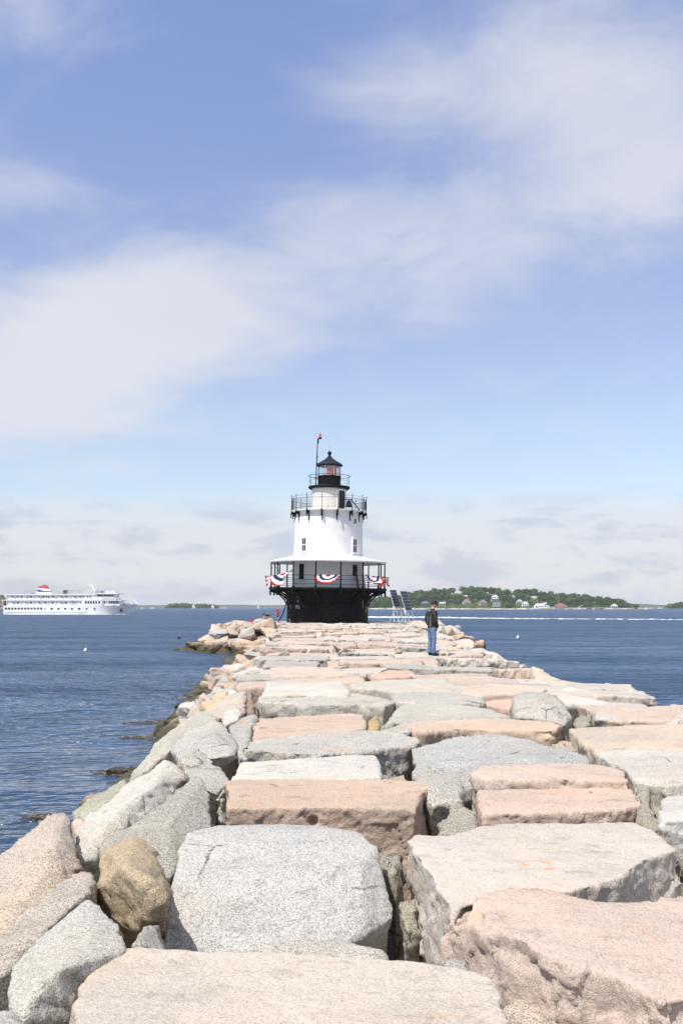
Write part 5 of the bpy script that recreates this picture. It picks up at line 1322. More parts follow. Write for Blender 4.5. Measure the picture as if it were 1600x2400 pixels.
ft = bpy.data.objects.new('lettering_work', fc); COL.objects.link(ft); bpy.context.view_layer.update()
fm = bpy.data.meshes.new_from_object(ft.evaluated_get(bpy.context.evaluated_depsgraph_get())); bpy.data.objects.remove(ft)
fo = link('name_lettering', fm, ship)
dx = S(1165, 0, 0).x - S(1030, 0, 0).x
fo.location = (S(1026, 0, 0).x, -7.18, shz(315.5)); fo.rotation_euler = (math.radians(90), 0, math.radians(19)); fo.scale = (.46, .50, 1)

# ================================================================== ISLANDS AND FAR SHORES
def foliage(name, cols):
    m, t, p = principled(name)
    oi = t.node('ShaderNodeObjectInfo')
    P = pos(t); n = t.noise(P, .16, 3, .6)
    c = t.ramp(t.m('ADD', t.m('MULTIPLY', oi.outputs['Random'], .65), t.m('MULTIPLY', n, .45)), [(.15 + .8 * i / max(1, len(cols) - 1), c) for i, c in enumerate(cols)])
    t.put(p.inputs['Base Color'], c); p.inputs['Roughness'].default_value = .9; p.inputs['Specular IOR Level'].default_value = .08
    return m
LEAF = foliage('leaves', [(.026, .057, .015), (.043, .088, .022), (.062, .118, .029), (.094, .148, .039)])
BARK = plain('bark', (.07, .055, .04), .9)
def tree_mesh(seed):
    r = random.Random(seed); mb = MB(); mb.cur = 1
    h = 1.0
    mb.tube((0, 0, -.12), (0, 0, .30), .030, .022, 6); mb.tube((0, 0, .30), (.03, .02, .72), .022, .008, 5)
    for k in range(4):
        a = r.uniform(0, 6.28); mb.tube((0, 0, .28 + .07 * k), (.22 * math.cos(a), .22 * math.sin(a), .5 + .08 * k), .012, .004, 4)
    mb.cur = 0
    lobes = [(r.uniform(-.20, .20), r.uniform(-.20, .20), r.uniform(.38, .82), r.uniform(.14, .24)) for _ in range(11)] + [(0, 0, .62, .27)]
    for (x, y, z, s) in lobes:
        for k in range(34):
            d = Vector((r.gauss(0, 1), r.gauss(0, 1), r.gauss(0, 1) + .25)).normalized()
            p_ = Vector((x, y, z)) + d * s * r.uniform(.72, 1.08); w = r.uniform(.035, .07)
            n = (d + Vector((r.uniform(-.6, .6), r.uniform(-.6, .6), r.uniform(-.3, .7)))).normalized()
            a = n.orthogonal().normalized(); a = Matrix.Rotation(r.uniform(0, 6.28), 3, n) @ a; b = n.cross(a)
            mb.add([p_ - a * w - b * w * .6, p_ + a * w * .9 - b * w * .7, p_ + a * w + b * w * .7, p_ - a * w * .8 + b * w * .8], [(0, 1, 2, 3)])
    out = []
    for nm, mi, mt in (('trunk', 1, BARK), ('crown', 0, LEAF)):
        fs = [f for f, i in zip(mb.f, mb.mi) if i == mi]; used = sorted({i for f in fs for i in f}); ix = {v: k for k, v in enumerate(used)}
        me = bpy.data.meshes.new(nm); me.from_pydata([mb.v[i] for i in used], [], [tuple(ix[i] for i in f) for f in fs]); me.materials.append(mt); out.append(me)
    return out
TREES = [tree_mesh(s) for s in range(7)]

GRASS = plain('meadow', (.060, .078, .030), .95, 0, .5, .09, .05)
ROCKSH = plain('shore_rock', (.30, .28, .25), .9, 0, .5, .15, .1)
# near island on the right
RID = [(800, 1421), (830, 1414), (863, 1409), (882, 1403), (920, 1396), (956, 1388), (1008, 1380), (1029, 1377), (1060, 1377), (1092, 1374), (1143, 1377), (1198, 1382), (1231, 1379), (1261, 1382), (1303, 1389), (1345, 1391), (1387, 1397), (1429, 1404), (1452, 1412), (1461, 1421)]
YI0, YI1 = 1800.0, 1960.0
RX = [(p - 800) / F * YI1 for p, q in RID]; RZ = [max(1.5, EYE + (1422 - q) / F * YI1 - 13.5) for p, q in RID]
def isl_z(x, y):
    t_ = (y - YI0) / (YI1 - YI0)
    rz = float(np.interp(x, RX, RZ, left=-1, right=-1))
    if x < RX[0] or x > RX[-1]: return -1.0
    if t_ < 0: return -1.0
    if t_ <= 1: return float(np.interp(t_, [0, .03, .10, .35, .7, 1], [-.5, 1.6, .16 * rz + 1.2, .36 * rz + 1.2, .76 * rz + .6, rz]))
    return rz * max(0, 1 - (t_ - 1) ** 2 * .8) - (t_ - 1) * 2
def island_mesh():
    xs = np.linspace(RX[0] - 3, RX[-1] + 3, 150); ys = np.concatenate([np.linspace(YI0 - 4, YI0 + 22, 10), np.linspace(YI0 + 28, YI1 + 150, 40)])
    vs = []
    for y in ys:
        for x in xs: vs.append((x, y + 6 * math.sin(x * .05) + 3 * math.sin(x * .17), isl_z(min(max(x, RX[0]), RX[-1]), y)))
    V = np.array(vs); n = len(xs)
    V[:, 2] += np.where(V[:, 2] > 1.0, fbm(V * np.array([.06, .06, 0]), 2, 3) * .6, 0)
    mb = MB(); mb.v = [tuple(v) for v in V]
    mb.f = [(j * n + i, j * n + i + 1, (j + 1) * n + i + 1, (j + 1) * n + i) for j in range(len(ys) - 1) for i in range(n - 1)]
    mb.mi = [1 if max(V[f[k], 2] for k in range(4)) < 2.3 else 0 for f in mb.f]
    me = bpy.data.meshes.new('island'); me.from_pydata(mb.v, [], mb.f); me.materials.append(GRASS); me.materials.append(ROCKSH)
    me.polygons.foreach_set('material_index', mb.mi); me.shade_smooth()
    tag(link('island', me), 'low wooded island with a pale rocky shore', kind='structure')
island_mesh()
def hit(p, q):
    for y in np.arange(YI0, YI1 + 60, 2.0):
        v = px(p, q, y)
        if isl_z(v.x, y) >= v.z: return Vector((v.x, y, isl_z(v.x, y)))
    v = px(p, q, YI1); return Vector((v.x, YI1, v.z))

# houses: walls, roof, windows, chimney
WALLS = {'white': plain('white_clapboard', (.72, .72, .70), .7, 0, .06, .2), 'cream': plain('cream_clapboard', (.62, .58, .46), .7, 0, .06, .2), 'grey': plain('grey_shingle', (.22, .22, .22), .8, 0, .15, .2), 'dark': plain('dark_timber', (.06, .065, .075), .8, 0, .2, .2), 'tan': plain('tan_clapboard', (.46, .36, .27), .8, 0, .1, .2)}
ROOFS = {'grey': plain('grey_shingle_roof', (.12, .125, .135), .8, 0, .2, .3), 'red': plain('red_roof', (.34, .09, .07), .75, 0, .15, .3), 'brown': plain('brown_roof', (.22, .12, .09), .8, 0, .15, .3), 'light': plain('pale_roof', (.42, .43, .44), .7, 0, .1, .3)}
def house(loc, w, d, h, rh, wall, roof, label, rz=0.0, gable='x', porch=False, chim=True, wins=3, name='house'):
    w *= .84; d *= .84; h *= .84; rh *= .9
    o = empty(name, tuple(loc), rz); tag(o, label, 'house')
    mb = MB(); mb.box((0, 0, h / 2 - 1), (w, d, h + 2)); wl = mb.build('wall', WALLS[wall], o)
    e = .5; mb = MB()
    if gable == 'x':
        mb.add([(-w / 2 - e, -d / 2 - e, h - .1), (w / 2 + e, -d / 2 - e, h - .1), (w / 2 + e, d / 2 + e, h - .1), (-w / 2 - e, d / 2 + e, h - .1), (-w / 2 - e, 0, h + rh), (w / 2 + e, 0, h + rh)], [(0, 1, 5, 4), (3, 4, 5, 2), (0, 4, 3), (1, 2, 5), (0, 3, 2, 1)])
    elif gable == 'y':
        mb.add([(-w / 2 - e, -d / 2 - e, h - .1), (w / 2 + e, -d / 2 - e, h - .1), (w / 2 + e, d / 2 + e, h - .1), (-w / 2 - e, d / 2 + e, h - .1), (0, -d / 2 - e, h + rh), (0, d / 2 + e, h + rh)], [(0, 4, 5, 3), (1, 2, 5, 4), (0, 1, 4), (3, 5, 2), (0, 3, 2, 1)])
        g = MB(); g.add([(-w / 2, -d / 2 - e - .1, h + .05), (w / 2, -d / 2 - e - .1, h + .05), (0, -d / 2 - e - .1, h + rh * .85), (-w / 2, -d / 2 - e + .1, h + .05), (w / 2, -d / 2 - e + .1, h + .05), (0, -d / 2 - e + .1, h + rh * .85)], [(0, 1, 2), (5, 4, 3), (0, 3, 4, 1), (1, 4, 5, 2), (2, 5, 3, 0)]); g.build('gable', WALLS[wall], o)
    else:
        mb.add([(-w / 2 - e, -d / 2 - e, h - .1), (w / 2 + e, -d / 2 - e, h - .1), (w / 2 + e, d / 2 + e, h - .1), (-w / 2 - e, d / 2 + e, h - .1), (-w * .15, 0, h + rh), (w * .15, 0, h + rh)], [(0, 1, 5, 4), (3, 4, 5, 2), (0, 4, 3), (1, 2, 5), (0, 3, 2, 1)])
    rf = mb.build('roof', ROOFS[roof], o)
    if chim: c = MB(); c.box((w * .22, 0, h + rh), (.8, .8, 2.4)); c.build('chimney', WALLS['tan'], rf)
    rows = [1.6] if h < 5 else [1.6, h - 1.9]
    for zr in rows:
        for k in range(wins):
            x = -w / 2 + w * (k + .5) / wins; b = MB(); b.box((x, -d / 2 - .02, zr), (w / wins * .42, .12, 1.4)); b.build('window', WN, o)
    if porch:
        pr = empty('porch', (0, 0, 0), 0, o)
        b = MB(); b.box((0, -d / 2 - 1.6, 2.9), (w * 1.05, 3.0, .25)); b.build('porch_roof', ROOFS['light'], pr)
        for k in range(4): b = MB(); b.box((-w / 2 + w * k / 3, -d / 2 - 2.9, 1.0), (.3, .3, 3.6)); b.build('post', WALLS['white'], pr)
def c3(x, y): return 840 + x / 2.376, 1340 + y / 2.376
HS = [(370, 190, 13, 9, 5, 3.5, 'dark', 'grey', 'dark timber house standing low by the shore behind the man', 'x', False),
      (467, 188, 13, 9, 5.5, 1.6, 'cream', 'light', 'flat topped cream house close to the man\'s cap', 'x', True),
      (520, 152, 13, 10, 6, 6.5, 'white', 'light', 'tall white house with steep gables high in the trees', 'y', True),
      (462, 150, 11, 9, 5.5, 4.5, 'grey', 'grey', 'small grey house half hidden in trees above the cream house', 'y', False),
      (600, 180, 16, 10, 5, 5.5, 'white', 'brown', 'white house under a broad brown red roof on the slope', 'hip', True),
      (588, 150, 12, 8, 4.5, 3, 'white', 'light', 'low white house just above the brown roofed house', 'x', False),
      (690, 186, 15, 10, 6, 5.5, 'tan', 'grey', 'tan house with a big grey roof and red trim', 'y', True),
      (757, 160, 15, 10, 8, 4.0, 'white', 'light', 'large white house with a rounded top among trees', 'hip', True),
      (767, 190, 15, 9, 4.5, 3, 'white', 'grey', 'low white house with a long porch below the large white one', 'x', True),
      (856, 150, 12, 8, 5, 3.5, 'white', 'grey', 'small white gabled house alone high on the wooded slope', 'y', False),
      (893, 180, 14, 9, 6, 4.5, 'white', 'grey', 'white house with several gables left of the white ferry', 'y', True),
      (926, 196, 14, 9, 6.5, 4, 'white', 'light', 'square white house with dark windows low by the shore', 'hip', False),
      (978, 154, 13, 8, 4, 2.5, 'white', 'light', 'long low white building above the ferry', 'x', False),
      (1421, 203, 14, 9, 5, 4, 'white', 'light', 'white house at the far end of the pier', 'y', True)]
HP = []
for (x, y, w, d, h, rh, wall, roof, lab, gb, po) in HS:
    p, q = c3(x, y); v = hit(p, q); HP.append((v, w, h + rh))
    house(v, w, d, h, rh, wall, roof, lab, random.uniform(-.25, .25), gb, po, chim=w > 12.5)

# trees one by one
def tree(x, y, z, h, w, lab, group, tone=None):
    o = empty('tree', (x, y, z), random.uniform(0, 6.28)); o.scale = (w, w, h); tag(o, lab, 'tree', group)
    tk, cr = random.choice(TREES); link('trunk', tk, o); link('crown', cr, o); return o
cnt = 0; spots = []
r_ = random.Random(5)
tries = 0
while cnt < 292 and tries < 20000:
    tries += 1
    x = r_.uniform(RX[0] + 6, RX[-1] - 9); t_ = r_.random() ** .8 * 1.12 + .02
    y = YI0 + t_ * (YI1 - YI0); z = isl_z(x, y)
    if z < 1.3: continue
    h = r_.uniform(11.5, 17.0); w = r_.uniform(16, 23)
    if t_ < .3: h *= .62; w *= .75
    edge = min(1.0, max(.30, (RX[-1] - x) / 25), 1.0); h *= max(.8, edge)
    ok = all((x - a) ** 2 + ((y - b) * 1.0) ** 2 > (8.8 if t_ > .3 else 7.5) ** 2 for a, b in spots)
    if not ok: continue
    bad = False
    for v, hw, hh in HP:
        s = y / v.y
        if y < v.y + 6 and abs(x / s - v.x) < hw * .62 + w * .36:
            if (z + h) > v.z + 1.5 and y > v.y - 24: bad = True
    if x > 330 and x < 400 and y < YI0 + 18: bad = True
    if t_ < .30 and 150 < x < 345 and r_.random() < .12: bad = True          # open meadow below the houses
    if bad: continue
    spots.append((x, y)); cnt += 1
    tree(x, y, z - .5, h, w, 'leafy green tree in the wood covering the island', 'trees covering the island')

def undergrowth():
    mb = MB(); r = random.Random(21)
    for k in range(2200):
        x = r.uniform(RX[0] + 4, RX[-1] - 2); y = YI0 + (r.random() ** 1.2) * 1.0 * (YI1 - YI0) + 8; z = isl_z(x, y)
        if z < 2.2 or any(abs(x - v.x * y / v.y) < hw * .5 + 2 and -9 < v.y - y < 40 and z > v.z - 9 for v, hw, hh in HP): continue
        s_ = r.uniform(1.2, 3.4)
        for j in range(9):
            d = Vector((r.gauss(0, 1), r.gauss(0, 1), abs(r.gauss(0, .8)))).normalized(); q_ = Vector((x, y, z)) + d * s_ * r.uniform(.5, 1.0); w = s_ * r.uniform(.18, .34)
            a = d.orthogonal().normalized(); a = Matrix.Rotation(r.uniform(0, 6), 3, d) @ a; b = d.cross(a)
            mb.add([q_ - a * w - b * w, q_ + a * w - b * w * .8, q_ + a * w * .8 + b * w, q_ - a * w + b * w * .9], [(0, 1, 2, 3)])
    me = bpy.data.meshes.new('undergrowth'); me.from_pydata(mb.v, [], mb.f); me.materials.append(LEAF); tag(link('undergrowth', me), 'bushes and undergrowth on the island slope', kind='stuff')
undergrowth()

# the pier with the red roofed pavilion
def c8(x, y): return 1140 + x / 4.612, 1370 + y / 4.612
PY = 1798.0
def wpt(p, q, Y): v = px(p, q, Y); return v
pv = wpt(*c8(805, 268), PY); pv.z = 0
o = empty('pavilion', tuple(pv)); tag(o, 'pier pavilion with a two tier red roof and white columns', 'pavilion')
sc = PY / F / 4.612
mb = MB(); mb.box((0, 8, 1.4), (21, 15, .6)); mb.build('deck', WALLS['tan'], o)
mb = MB(); mb.box((0, 9, 3.4), (13, 9, 3.6)); mb.build('wall', WALLS['tan'], o)
mb = MB(); mb.prism([(-11, 0), (11, 0), (11, 16), (-11, 16)], 5.6, 7.4, .66); mb.prism([(-7, 3), (7, 3), (7, 13), (-7, 13)], 8.2, 10.6, .45); mb.build('roof', ROOFS['red'], o)
mb = MB(); mb.box((0, 8, 7.8), (11, 8, 1.0)); mb.build('clerestory', WALLS['tan'], o)
for k in range(7):
    mb = MB(); mb.box((-10 + 20 * k / 6, .8, 2.7), (.6, .6, 5.8)); mb.build('column', WALLS['white'], o)
mb = MB(); mb.box((0, .9, 5.3), (21.4, .7, .7)); mb.build('beam', WALLS['white'], o)
o = empty('pier', (0, 0, 0)); a, b = wpt(*c8(865, 258), PY), wpt(*c8(1275, 256), PY)
o.location = (a.x, PY, 0); L_ = b.x - a.x
tag(o, 'long timber pier on piles right of the red roofed pavilion', 'pier')
mb = MB(); mb.box((L_ / 2, 3, 2.5), (L_, 5, .6)); mb.build('deck', WALLS['tan'], o)
for k in range(22):
    mb = MB(); mb.tube((L_ * (k + .3) / 22, .8, -1.5), (L_ * (k + .3) / 22, .8, 2.2 + (1.6 if k % 3 == 0 else 0)), .35, .3, 6); mb.build('pile', plain('pile_timber', (.16, .13, .10), .9, 0, .3, .4), o)
mb = MB(); mb.tube((L_ * .28, 2, 2.6), (L_ * .42, 0, 7.2), .4, .3, 6); mb.build('gangway', WALLS['white'], o)
mb = MB(); mb.tube((L_ * .74, 2, 2.6), (L_ * .74, 2, 11), .3, .2, 6); mb.build('lamp_pole', WALLS['tan'], o)

# boats
def boat(name, loc, L, W, H, label, cat, hullmat, rz=0, cabin=True, mast=0.0, sail=False, group=None, stripe=None):
    o = empty(name, tuple(loc), rz); tag(o, label, cat, group)
    st = [(-.5, .42, .30, .9), (-.2, .5, .42, .85), (.2, .48, .36, .95), (.4, .28, .14, 1.12), (.52, .02, .01, 1.3)]
    mb = MB(); vs = []
    for (x, bt, bb, hh) in st: vs += [(x * L, -bt * W, hh * H), (x * L, -bb * W, -.4), (x * L, bb * W, -.4), (x * L, bt * W, hh * H)]
    fs = [(4 * i + k, 4 * i + 4 + k, 4 * i + 4 + (k + 1) % 4, 4 * i + (k + 1) % 4) for i in range(4) for k in range(4)] + [(0, 1, 2, 3), (19, 18, 17, 16)]
    mb.add(vs, fs); hb = mb.build('hull', hullmat, o)
    if stripe: m2 = MB(); m2.box((-.08 * L, -.505 * W, H * .55), (L * .78, .15, H * .35)); m2.build('stripe', stripe, hb)
    if cabin:
        m2 = MB(); m2.box((-.08 * L, 0, H * 1.45), (L * .42, W * .7, H * 1.2), taper=.88); cb = m2.build('cabin', WALLS['white'], o)
        m2 = MB(); m2.box((-.08 * L, -.34 * W, H * 1.6), (L * .34, .12, H * .4)); m2.build('window', WN, cb)
    if mast:
        m2 = MB(); m2.tube((.05 * L, 0, H * .6), (.05 * L, 0, mast), .10, .06, 5); m2.tube((.05 * L, 0, H * 1.6), (-.42 * L, 0, H * 1.6), .08, .08, 5); m2.build('mast', WALLS['white'], o)
    if sail:
        m2 = MB(); tn = .08
        for t0, t1, x0, x1, zt in ((0, 0, .03, -.42, mast * .96), (0, 0, .08, .5, mast * .8)):
            vs = []
            for k in range(6):
                for yv in (-tn, tn):
                    f_ = k / 5; zz = H * 1.7 + (zt - H * 1.7) * f_; xe = x0 + (x1 - x0) * (1 - f_)
                    vs += [(x0 * L, yv, zz), (xe * L, yv + .5 * math.sin(PI * f_), zz)]
            fs = []
            for k in range(5):
                b0 = 4 * k; fs += [(b0, b0 + 1, b0 + 5, b0 + 4), (b0 + 2, b0 + 6, b0 + 7, b0 + 3), (b0 + 1, b0 + 3, b0 + 7, b0 + 5)]
            m2.add(vs, fs)
        m2.build('sail', WALLS['white'], o)
    return o
YEL = plain('yellow_stripe', (.62, .44, .06), .5)
v = wpt(*c8(610, 275), 1740); v.z = 0
fer = boat('ferry', v, 36, 9, 3.2, 'white and yellow ferry lying in front of the island', 'ferry', WALLS['white'], 0, False, 0, False, None, YEL)
mb = MB(); mb.box((-3, 0, 5.0), (25, 8, 4.2), taper=.97); mb.build('deckhouse', WALLS['white'], fer)
mb = MB(); mb.box((-6, 0, 8.4), (15, 7, 2.8), taper=.94); mb.build('upper_deckhouse', WALLS['white'], fer)
mb = MB(); mb.box((3, 0, 10.4), (5, 5, 2.4), taper=.9); mb.build('wheelhouse', WALLS['white'], fer)
mb = MB(); mb.box((-2, 0, 11.2), (3.6, 2.4, 2.6), taper=.8); mb.build('funnel', ROOFS['red'], fer)
for k in range(6): mb = MB(); mb.box((-13 + 4 * k, -4.0, 5.2), (2.2, .3, 1.4)); mb.build('window', WN, fer)
mb = MB(); mb.tube((-10, 0, 9), (-10, 0, 17), .3, .15, 6); mb.build('mast', WALLS['white'], fer)
v = wpt(*c8(545, 278), 1715); v.z = 0
boat('motor_yacht', v, 18, 5.5, 2.0, 'white motor yacht crossing ahead of the ferry', 'yacht', WALLS['white'], .25, True, 11)
for (x, y, lab, L_) in ((1008, 268, 'white motor boat moored at the near half of the pier', 11), (1060, 268, 'small white boat moored by the gangway of the pier', 8), (1300, 270, 'white motor boat beyond the outer end of the pier', 10), (1345, 270, 'large white motor boat below the house at the pier end', 14), (700, 270, 'small white boat between the ferry and the pavilion', 9)):
    v = wpt(*c8(x, y), 1770); v.z = 0; boat('motor_boat', v, L_, L_ * .3, 1.3, lab, 'boat', WALLS['white'], random.uniform(-.3, .3), True, 0, False, 'small boats off the island')
def fb(x, y): return 320 + x / 4.356, 1390 + y / 4.356
for (p, q, Y, L_, m_, s_, lab) in ((453.6, 1424.4, 2500, 9, 16, True, 'white sailboat in front of the left part of the small wooded island'), (498.6, 1424.4, 2500, 8, 12, True, 'white sailboat off the right end of the small wooded island'), (605, 1424, 2600, 6, 11, True, 'tiny distant sailboat left of the lighthouse'),
                                (334, 1424.6, 2400, 9, 0, False, 'small white boat just ahead of the cruise ship bow'), (358, 1424.6, 2400, 12, 0, False, 'white motor boat between the cruise ship and the wooded island'), (517, 1424.2, 2600, 9, 0, False, 'white motor boat nearest the right tip of the wooded island'), (528, 1424.2, 2600, 13, 0, False, 'longer white motor boat right of the wooded island'),
                                (1482, 1425, 2400, 9, 0, False, 'distant white boat nearest the end of the big island'), (1495, 1425, 2400, 12, 0, False, 'distant white boat second from the end of the big island'), (1513, 1425, 2400, 9, 0, False, 'small white boat midway across the right channel'), (1526, 1425, 2400, 14, 0, False, 'distant white cabin boat in the right channel'), (1546, 1425.4, 2300, 15, 0, False, 'distant white cabin boat near the right hand shore'),):
    v = px(p, q, Y); v.z = 0
    boat('sailboat' if s_ else 'motor_boat', v, L_, max(2.4, L_ * .3), 1.4, lab, 'sailboat' if s_ else 'boat', WALLS['white'], random.uniform(-.4, .4), not s_, m_, s_, 'distant boats on the bay')

# far hills and small islands
def land(name, pts, Y, depth, mat, label, lift=0.0):
    xs = np.linspace((pts[0][0] - 800) / F * Y, (pts[-1][0] - 800) / F * Y, 160)
    hx = [(p - 800) / F * Y for p, q in pts]; hz = [EYE + (1422 - q) / F * Y - lift for p, q in pts]
    ts = [0, .06, .2, .45, .7, 1.0]; pf = [-.04, .12, .55, 1.0, .8, -.05]
    vs = []
    for t_, f_ in zip(ts, pf):
        for x in xs:
            h = float(np.interp(x, hx, hz)); vs.append((x, Y + (t_ - .45) * depth, h * f_ - (1.5 if f_ < 0 else 0)))
    V = np.array(vs); n = len(xs)
    V[:, 2] += fbm(V * np.array([22 / Y, .004, 0]), 4, 4) * np.clip(V[:, 2], 0, 1) * Y * .00028
    me = bpy.data.meshes.new(name); me.from_pydata([tuple(v) for v in V], [], [(j * n + i, j * n + i + 1, (j + 1) * n + i + 1, (j + 1) * n + i) for j in range(len(ts) - 1) for i in range(n - 1)])
    me.materials.append(mat); me.shade_smooth()
    return tag(link(name, me), label, kind='structure')
WOODED = plain('distant_woodland', (.045, .065, .028), .95, 0, .3, .02, .05)
land('far_hills', [(-300, 1416), (0, 1418), (320, 1418.2), (400, 1417.5), (512, 1417.2), (545, 1417.2), (610, 1419), (660, 1418.2), (760, 1418), (860, 1418.5), (1000, 1419)], 6800, 900, WOODED, 'low hills far across the bay')
land('far_hills', [(1380, 1413), (1463, 1414.5), (1510, 1416), (1545, 1418), (1640, 1419), (1800, 1417)], 5200, 700, WOODED, 'low hills beyond the channel at the right')
land('small_island', [(384, 1424), (394, 1420), (405, 1418.5), (425, 1417.5), (445, 1417), (470, 1418.5), (490, 1418.6), (505, 1420), (516, 1424)], 3000, 160, WOODED, 'small wooded island far off between ship and lighthouse', 4)
land('small_island', [(1555, 1424), (1570, 1419), (1590, 1416), (1620, 1414), (1700, 1412), (1800, 1418)], 2700, 200, WOODED, 'wooded point at the right edge', 5)
land('small_island', [(-260, 1421), (-120, 1414), (-20, 1409), (10, 1410), (24, 1418), (30, 1424)], 2100, 160, WOODED, 'wooded point behind the stern of the cruise ship', 6)
def wood(name, pts, Y, n, size, label):
    mb = MB(); r = random.Random(int(Y))
    hx = [p for p, q in pts]; hq = [q for p, q in pts]
    for k in range(n):
        p = r.uniform(hx[0] + 1, hx[-1] - 1); yy = Y + r.uniform(-.42, .06) * 160
        top = float(np.interp(p, hx, hq)); c = px(p, top + r.uniform(0, 4.5), yy); c.z = max(1.5, c.z - size * .4)
        for j in range(16):
            d = Vector((r.gauss(0, 1), r.gauss(0, 1), r.gauss(0, 1) + .3)).normalized(); q_ = c + d * size * .5 * r.uniform(.7, 1.05); w = size * r.uniform(.14, .28)
            nn = (d + Vector((r.uniform(-.5, .5),) * 3)).normalized(); a = nn.orthogonal().normalized(); b = nn.cross(a)
            mb.add([q_ - a * w - b * w, q_ + a * w - b * w * .8, q_ + a * w * .8 + b * w, q_ - a * w + b * w * .9], [(0, 1, 2, 3)])
    me = bpy.data.meshes.new(name); me.from_pydata(mb.v, [], mb.f); me.materials.append(LEAF); tag(link(name, me), label, kind='stuff')
wood('woods', [(386, 1421), (394, 1417), (405, 1414), (425, 1413), (445, 1414.5), (470, 1415), (490, 1415.5), (505, 1417), (514, 1421)], 2960, 170, 9, 'trees covering the small far island')
wood('woods', [(1558, 1421), (1570, 1415), (1590, 1411.5), (1620, 1409), (1700, 1407), (1790, 1414)], 2660, 220, 10, 'trees covering the right hand point')
wood('woods', [(-250, 1415), (-120, 1406), (-20, 1396), (6, 1396), (18, 1405), (28, 1420)], 2060, 260, 10, 'trees on the point behind the ship')
# stone fort wall at the left edge, mostly behind the ship
o = empty('fort_wall', ((-60 - 800) / F * 1990, 1990, 0)); tag(o, 'tan stone fort wall with dark openings behind the ship\'s stern', 'fort')
FW = plain('fort_stone', (.36, .29, .22), .9, 0, .2, .4, .1)
mb = MB(); mb.box((0, 4, 7), (114, 8, 24)); mb.build('wall', FW, o); mb = MB(); mb.box((0, 3.8, 19.4), (115, 9, .9)); mb.build('parapet', FW, o)
for k in range(14):
    for zz in (5.5, 12.5): mb = MB(); mb.box((-52 + 8 * k, -.05, zz), (2.2, .3, 4.2)); mb.build('opening', BLACK, o)

# ================================================================== THINGS ON THE WATER
FOAM = plain('foam', (.80, .82, .83), .9, 0, .06, .5, .1)
def wake():
    mb = MB(); r = random.Random(3)
    for p in np.arange(838, 1640, 1.35):
        q = float(np.interp(p, [838, 1000, 1100, 1300, 1640], [1446.6, 1447.0, 1448.4, 1450.3, 1452.2])) + r.uniform(-.6, .6)
        th = float(np.interp(p, [838, 900, 1030, 1120, 1200, 1640], [.4, .58, .55, .26, .16, .11]))
        if r.random() < float(np.interp(p, [838, 1050, 1250, 1640], [.05, .15, .55, .75])): continue
        v = on(p, q, 0)
        [mb.ball((v.x + r.uniform(-.3, .3), v.y + r.uniform(-9, 9), 0), .5, 6, 4, (r.uniform(.6, 2.2), r.uniform(1, 3), th * r.uniform(.15, 1.0))) for _ in range(2)]
    o = mb.build('wake_foam', FOAM, None, smooth=True); tag(o, 'long white foam line of a boat wake on the sea right of the lighthouse', kind='stuff')
    mb = MB()
    for k in range(90):
        p = r.uniform(10, 300); v = on(p, 1440.2 + r.uniform(-.1, .25), 0); mb.ball((v.x, YS - .6 - r.uniform(0, 3), 0), .4, 6, 4, (r.uniform(1, 4), 1.2, r.uniform(.2, .5)))
    for k in range(60):
        p = r.uniform(870, 1440); v = px(p, 1428, 1792); mb.ball((v.x, 1790 + 6 * math.sin(v.x * .05), 0), .8, 6, 4, (r.uniform(2, 6), 1.5, r.uniform(.5, 1.2)))
    o = mb.build('foam', FOAM, None, smooth=True); tag(o, 'thin white foam along the ship\'s waterline and the island shore', kind='stuff')
wake()
def buoy(p, q, s, m1, m2, label):
    v = on(p, q, 0); o = empty('buoy', (v.x, v.y, -.05)); tag(o, label, 'buoy'); o.scale = (s, s, s); o.rotation_euler = (.15, .2, 0)
    mb = MB(); mb.lathe([(.001, -.2), (.10, -.15), (.14, 0), (.14, .16), (.001, .16)], 12); mb.build('float', m1, o, smooth=True, angle=40)
    mb = MB(); mb.lathe([(.14, .16), (.13, .28), (.06, .36), (.001, .37)], 12); mb.build('upper_band', m2, o, smooth=True, angle=40)
    mb = MB(); mb.tube((0, 0, .36), (0, 0, .62), .02, .02, 6); mb.build('stick', WALLS['tan'], o)
ORG = plain('buoy_orange', (.60, .22, .10), .5)
buoy(200, 1528, 1.15, ORG, WALLS['white'], 'orange and white lobster buoy afloat on the left water')
buoy(1211.6, 1496, 1.2, WALLS['white'], WALLS['white'], 'white buoy afloat on the open water right of the man')
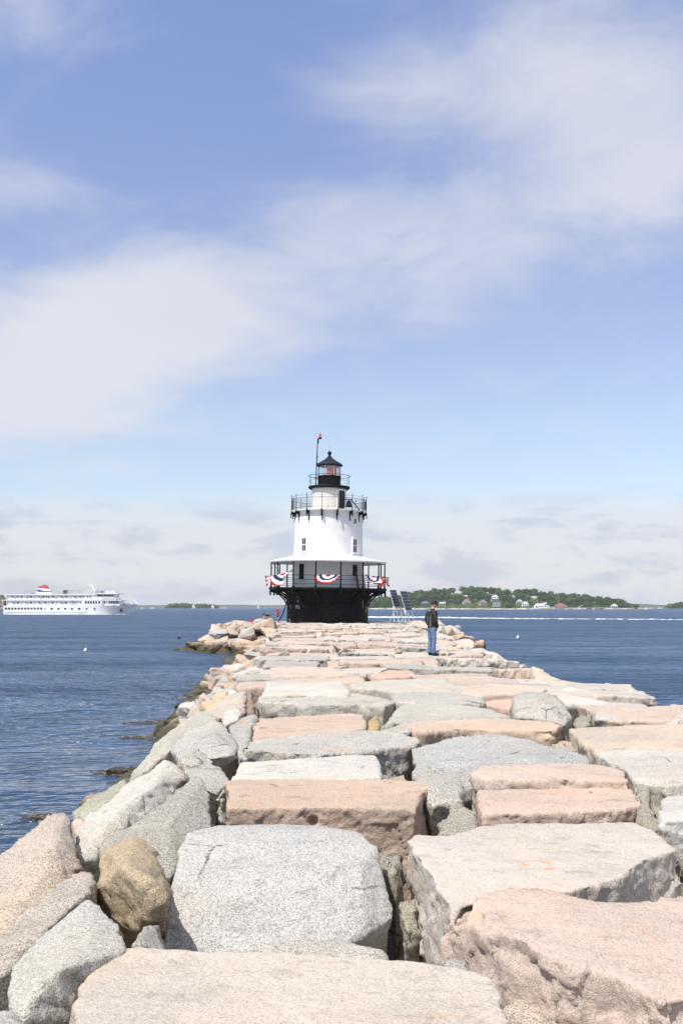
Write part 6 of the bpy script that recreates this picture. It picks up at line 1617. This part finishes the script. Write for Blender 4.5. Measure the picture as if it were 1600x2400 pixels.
buoy(419, 1497.5, 1.2, DARKCL, DARKCL, 'dark buoy afloat off the left end of the riprap')
WEED = plain('brown_seaweed', (.045, .036, .016), .5, 0, .4, 5)
def weed():
    mb = MB(); r = random.Random(11)
    for (p0, p1, q0, q1, n) in ((277, 405, 1688, 1702, 380), (272, 365, 1724, 1736, 260), (210, 325, 1798, 1826, 420), (408, 475, 1612, 1654, 240), (45, 105, 1908, 1928, 120), (430, 480, 1600, 1612, 100), (385, 450, 1636, 1646, 120)):
        for k in range(n):
            f_ = r.random() ** .6; p = p0 + (p1 - p0) * f_; q = (q0 + q1) / 2 + (q1 - q0) * .5 * r.gauss(0, .5) * (.35 + .65 * f_)
            if r.random() < .4: continue
            v = on(p, q, 0); a = r.gauss(0, .7); L_ = r.uniform(.06, .30); d = Vector((math.cos(a), math.sin(a), 0)); s_ = Vector((-d.y, d.x, 0)) * r.uniform(.01, .028)
            z = Vector((0, 0, r.uniform(.004, .03))); e = v + d * L_ + Vector((0, 0, -.01)) + z; v = v + z
            up = Vector((0, 0, .008))
            mb.add([v - s_, v + s_, e + s_ * .5, e - s_ * .5, (v + e) / 2 + up + z * .6], [(0, 1, 4), (1, 2, 4), (2, 3, 4), (3, 0, 4)])
    me = bpy.data.meshes.new('seaweed'); me.from_pydata(mb.v, [], mb.f); me.materials.append(WEED); tag(link('seaweed', me), 'brown seaweed floating beside the left foot of the breakwater', kind='stuff')
weed()
# ================================================================== SEA AIR
def haze():
    mb = MB(); mb.box((0, 4950, 35), (13000, 10300, 78)); me = mb.mesh('haze', [])
    m = bpy.data.materials.new('sea_haze'); m.use_nodes = True; t = NT(m.node_tree); t.n.clear()
    v = t.node('ShaderNodeVolumePrincipled'); v.inputs['Color'].default_value = (.86, .90, .97, 1); v.inputs['Density'].default_value = HAZE
    o = t.node('ShaderNodeOutputMaterial'); t.l.new(v.outputs[0], o.inputs['Volume'])
    me.materials.append(m); tag(link('haze', me), 'thin pale sea haze over the bay', kind='stuff')
HAZE = 7.0e-5
haze()
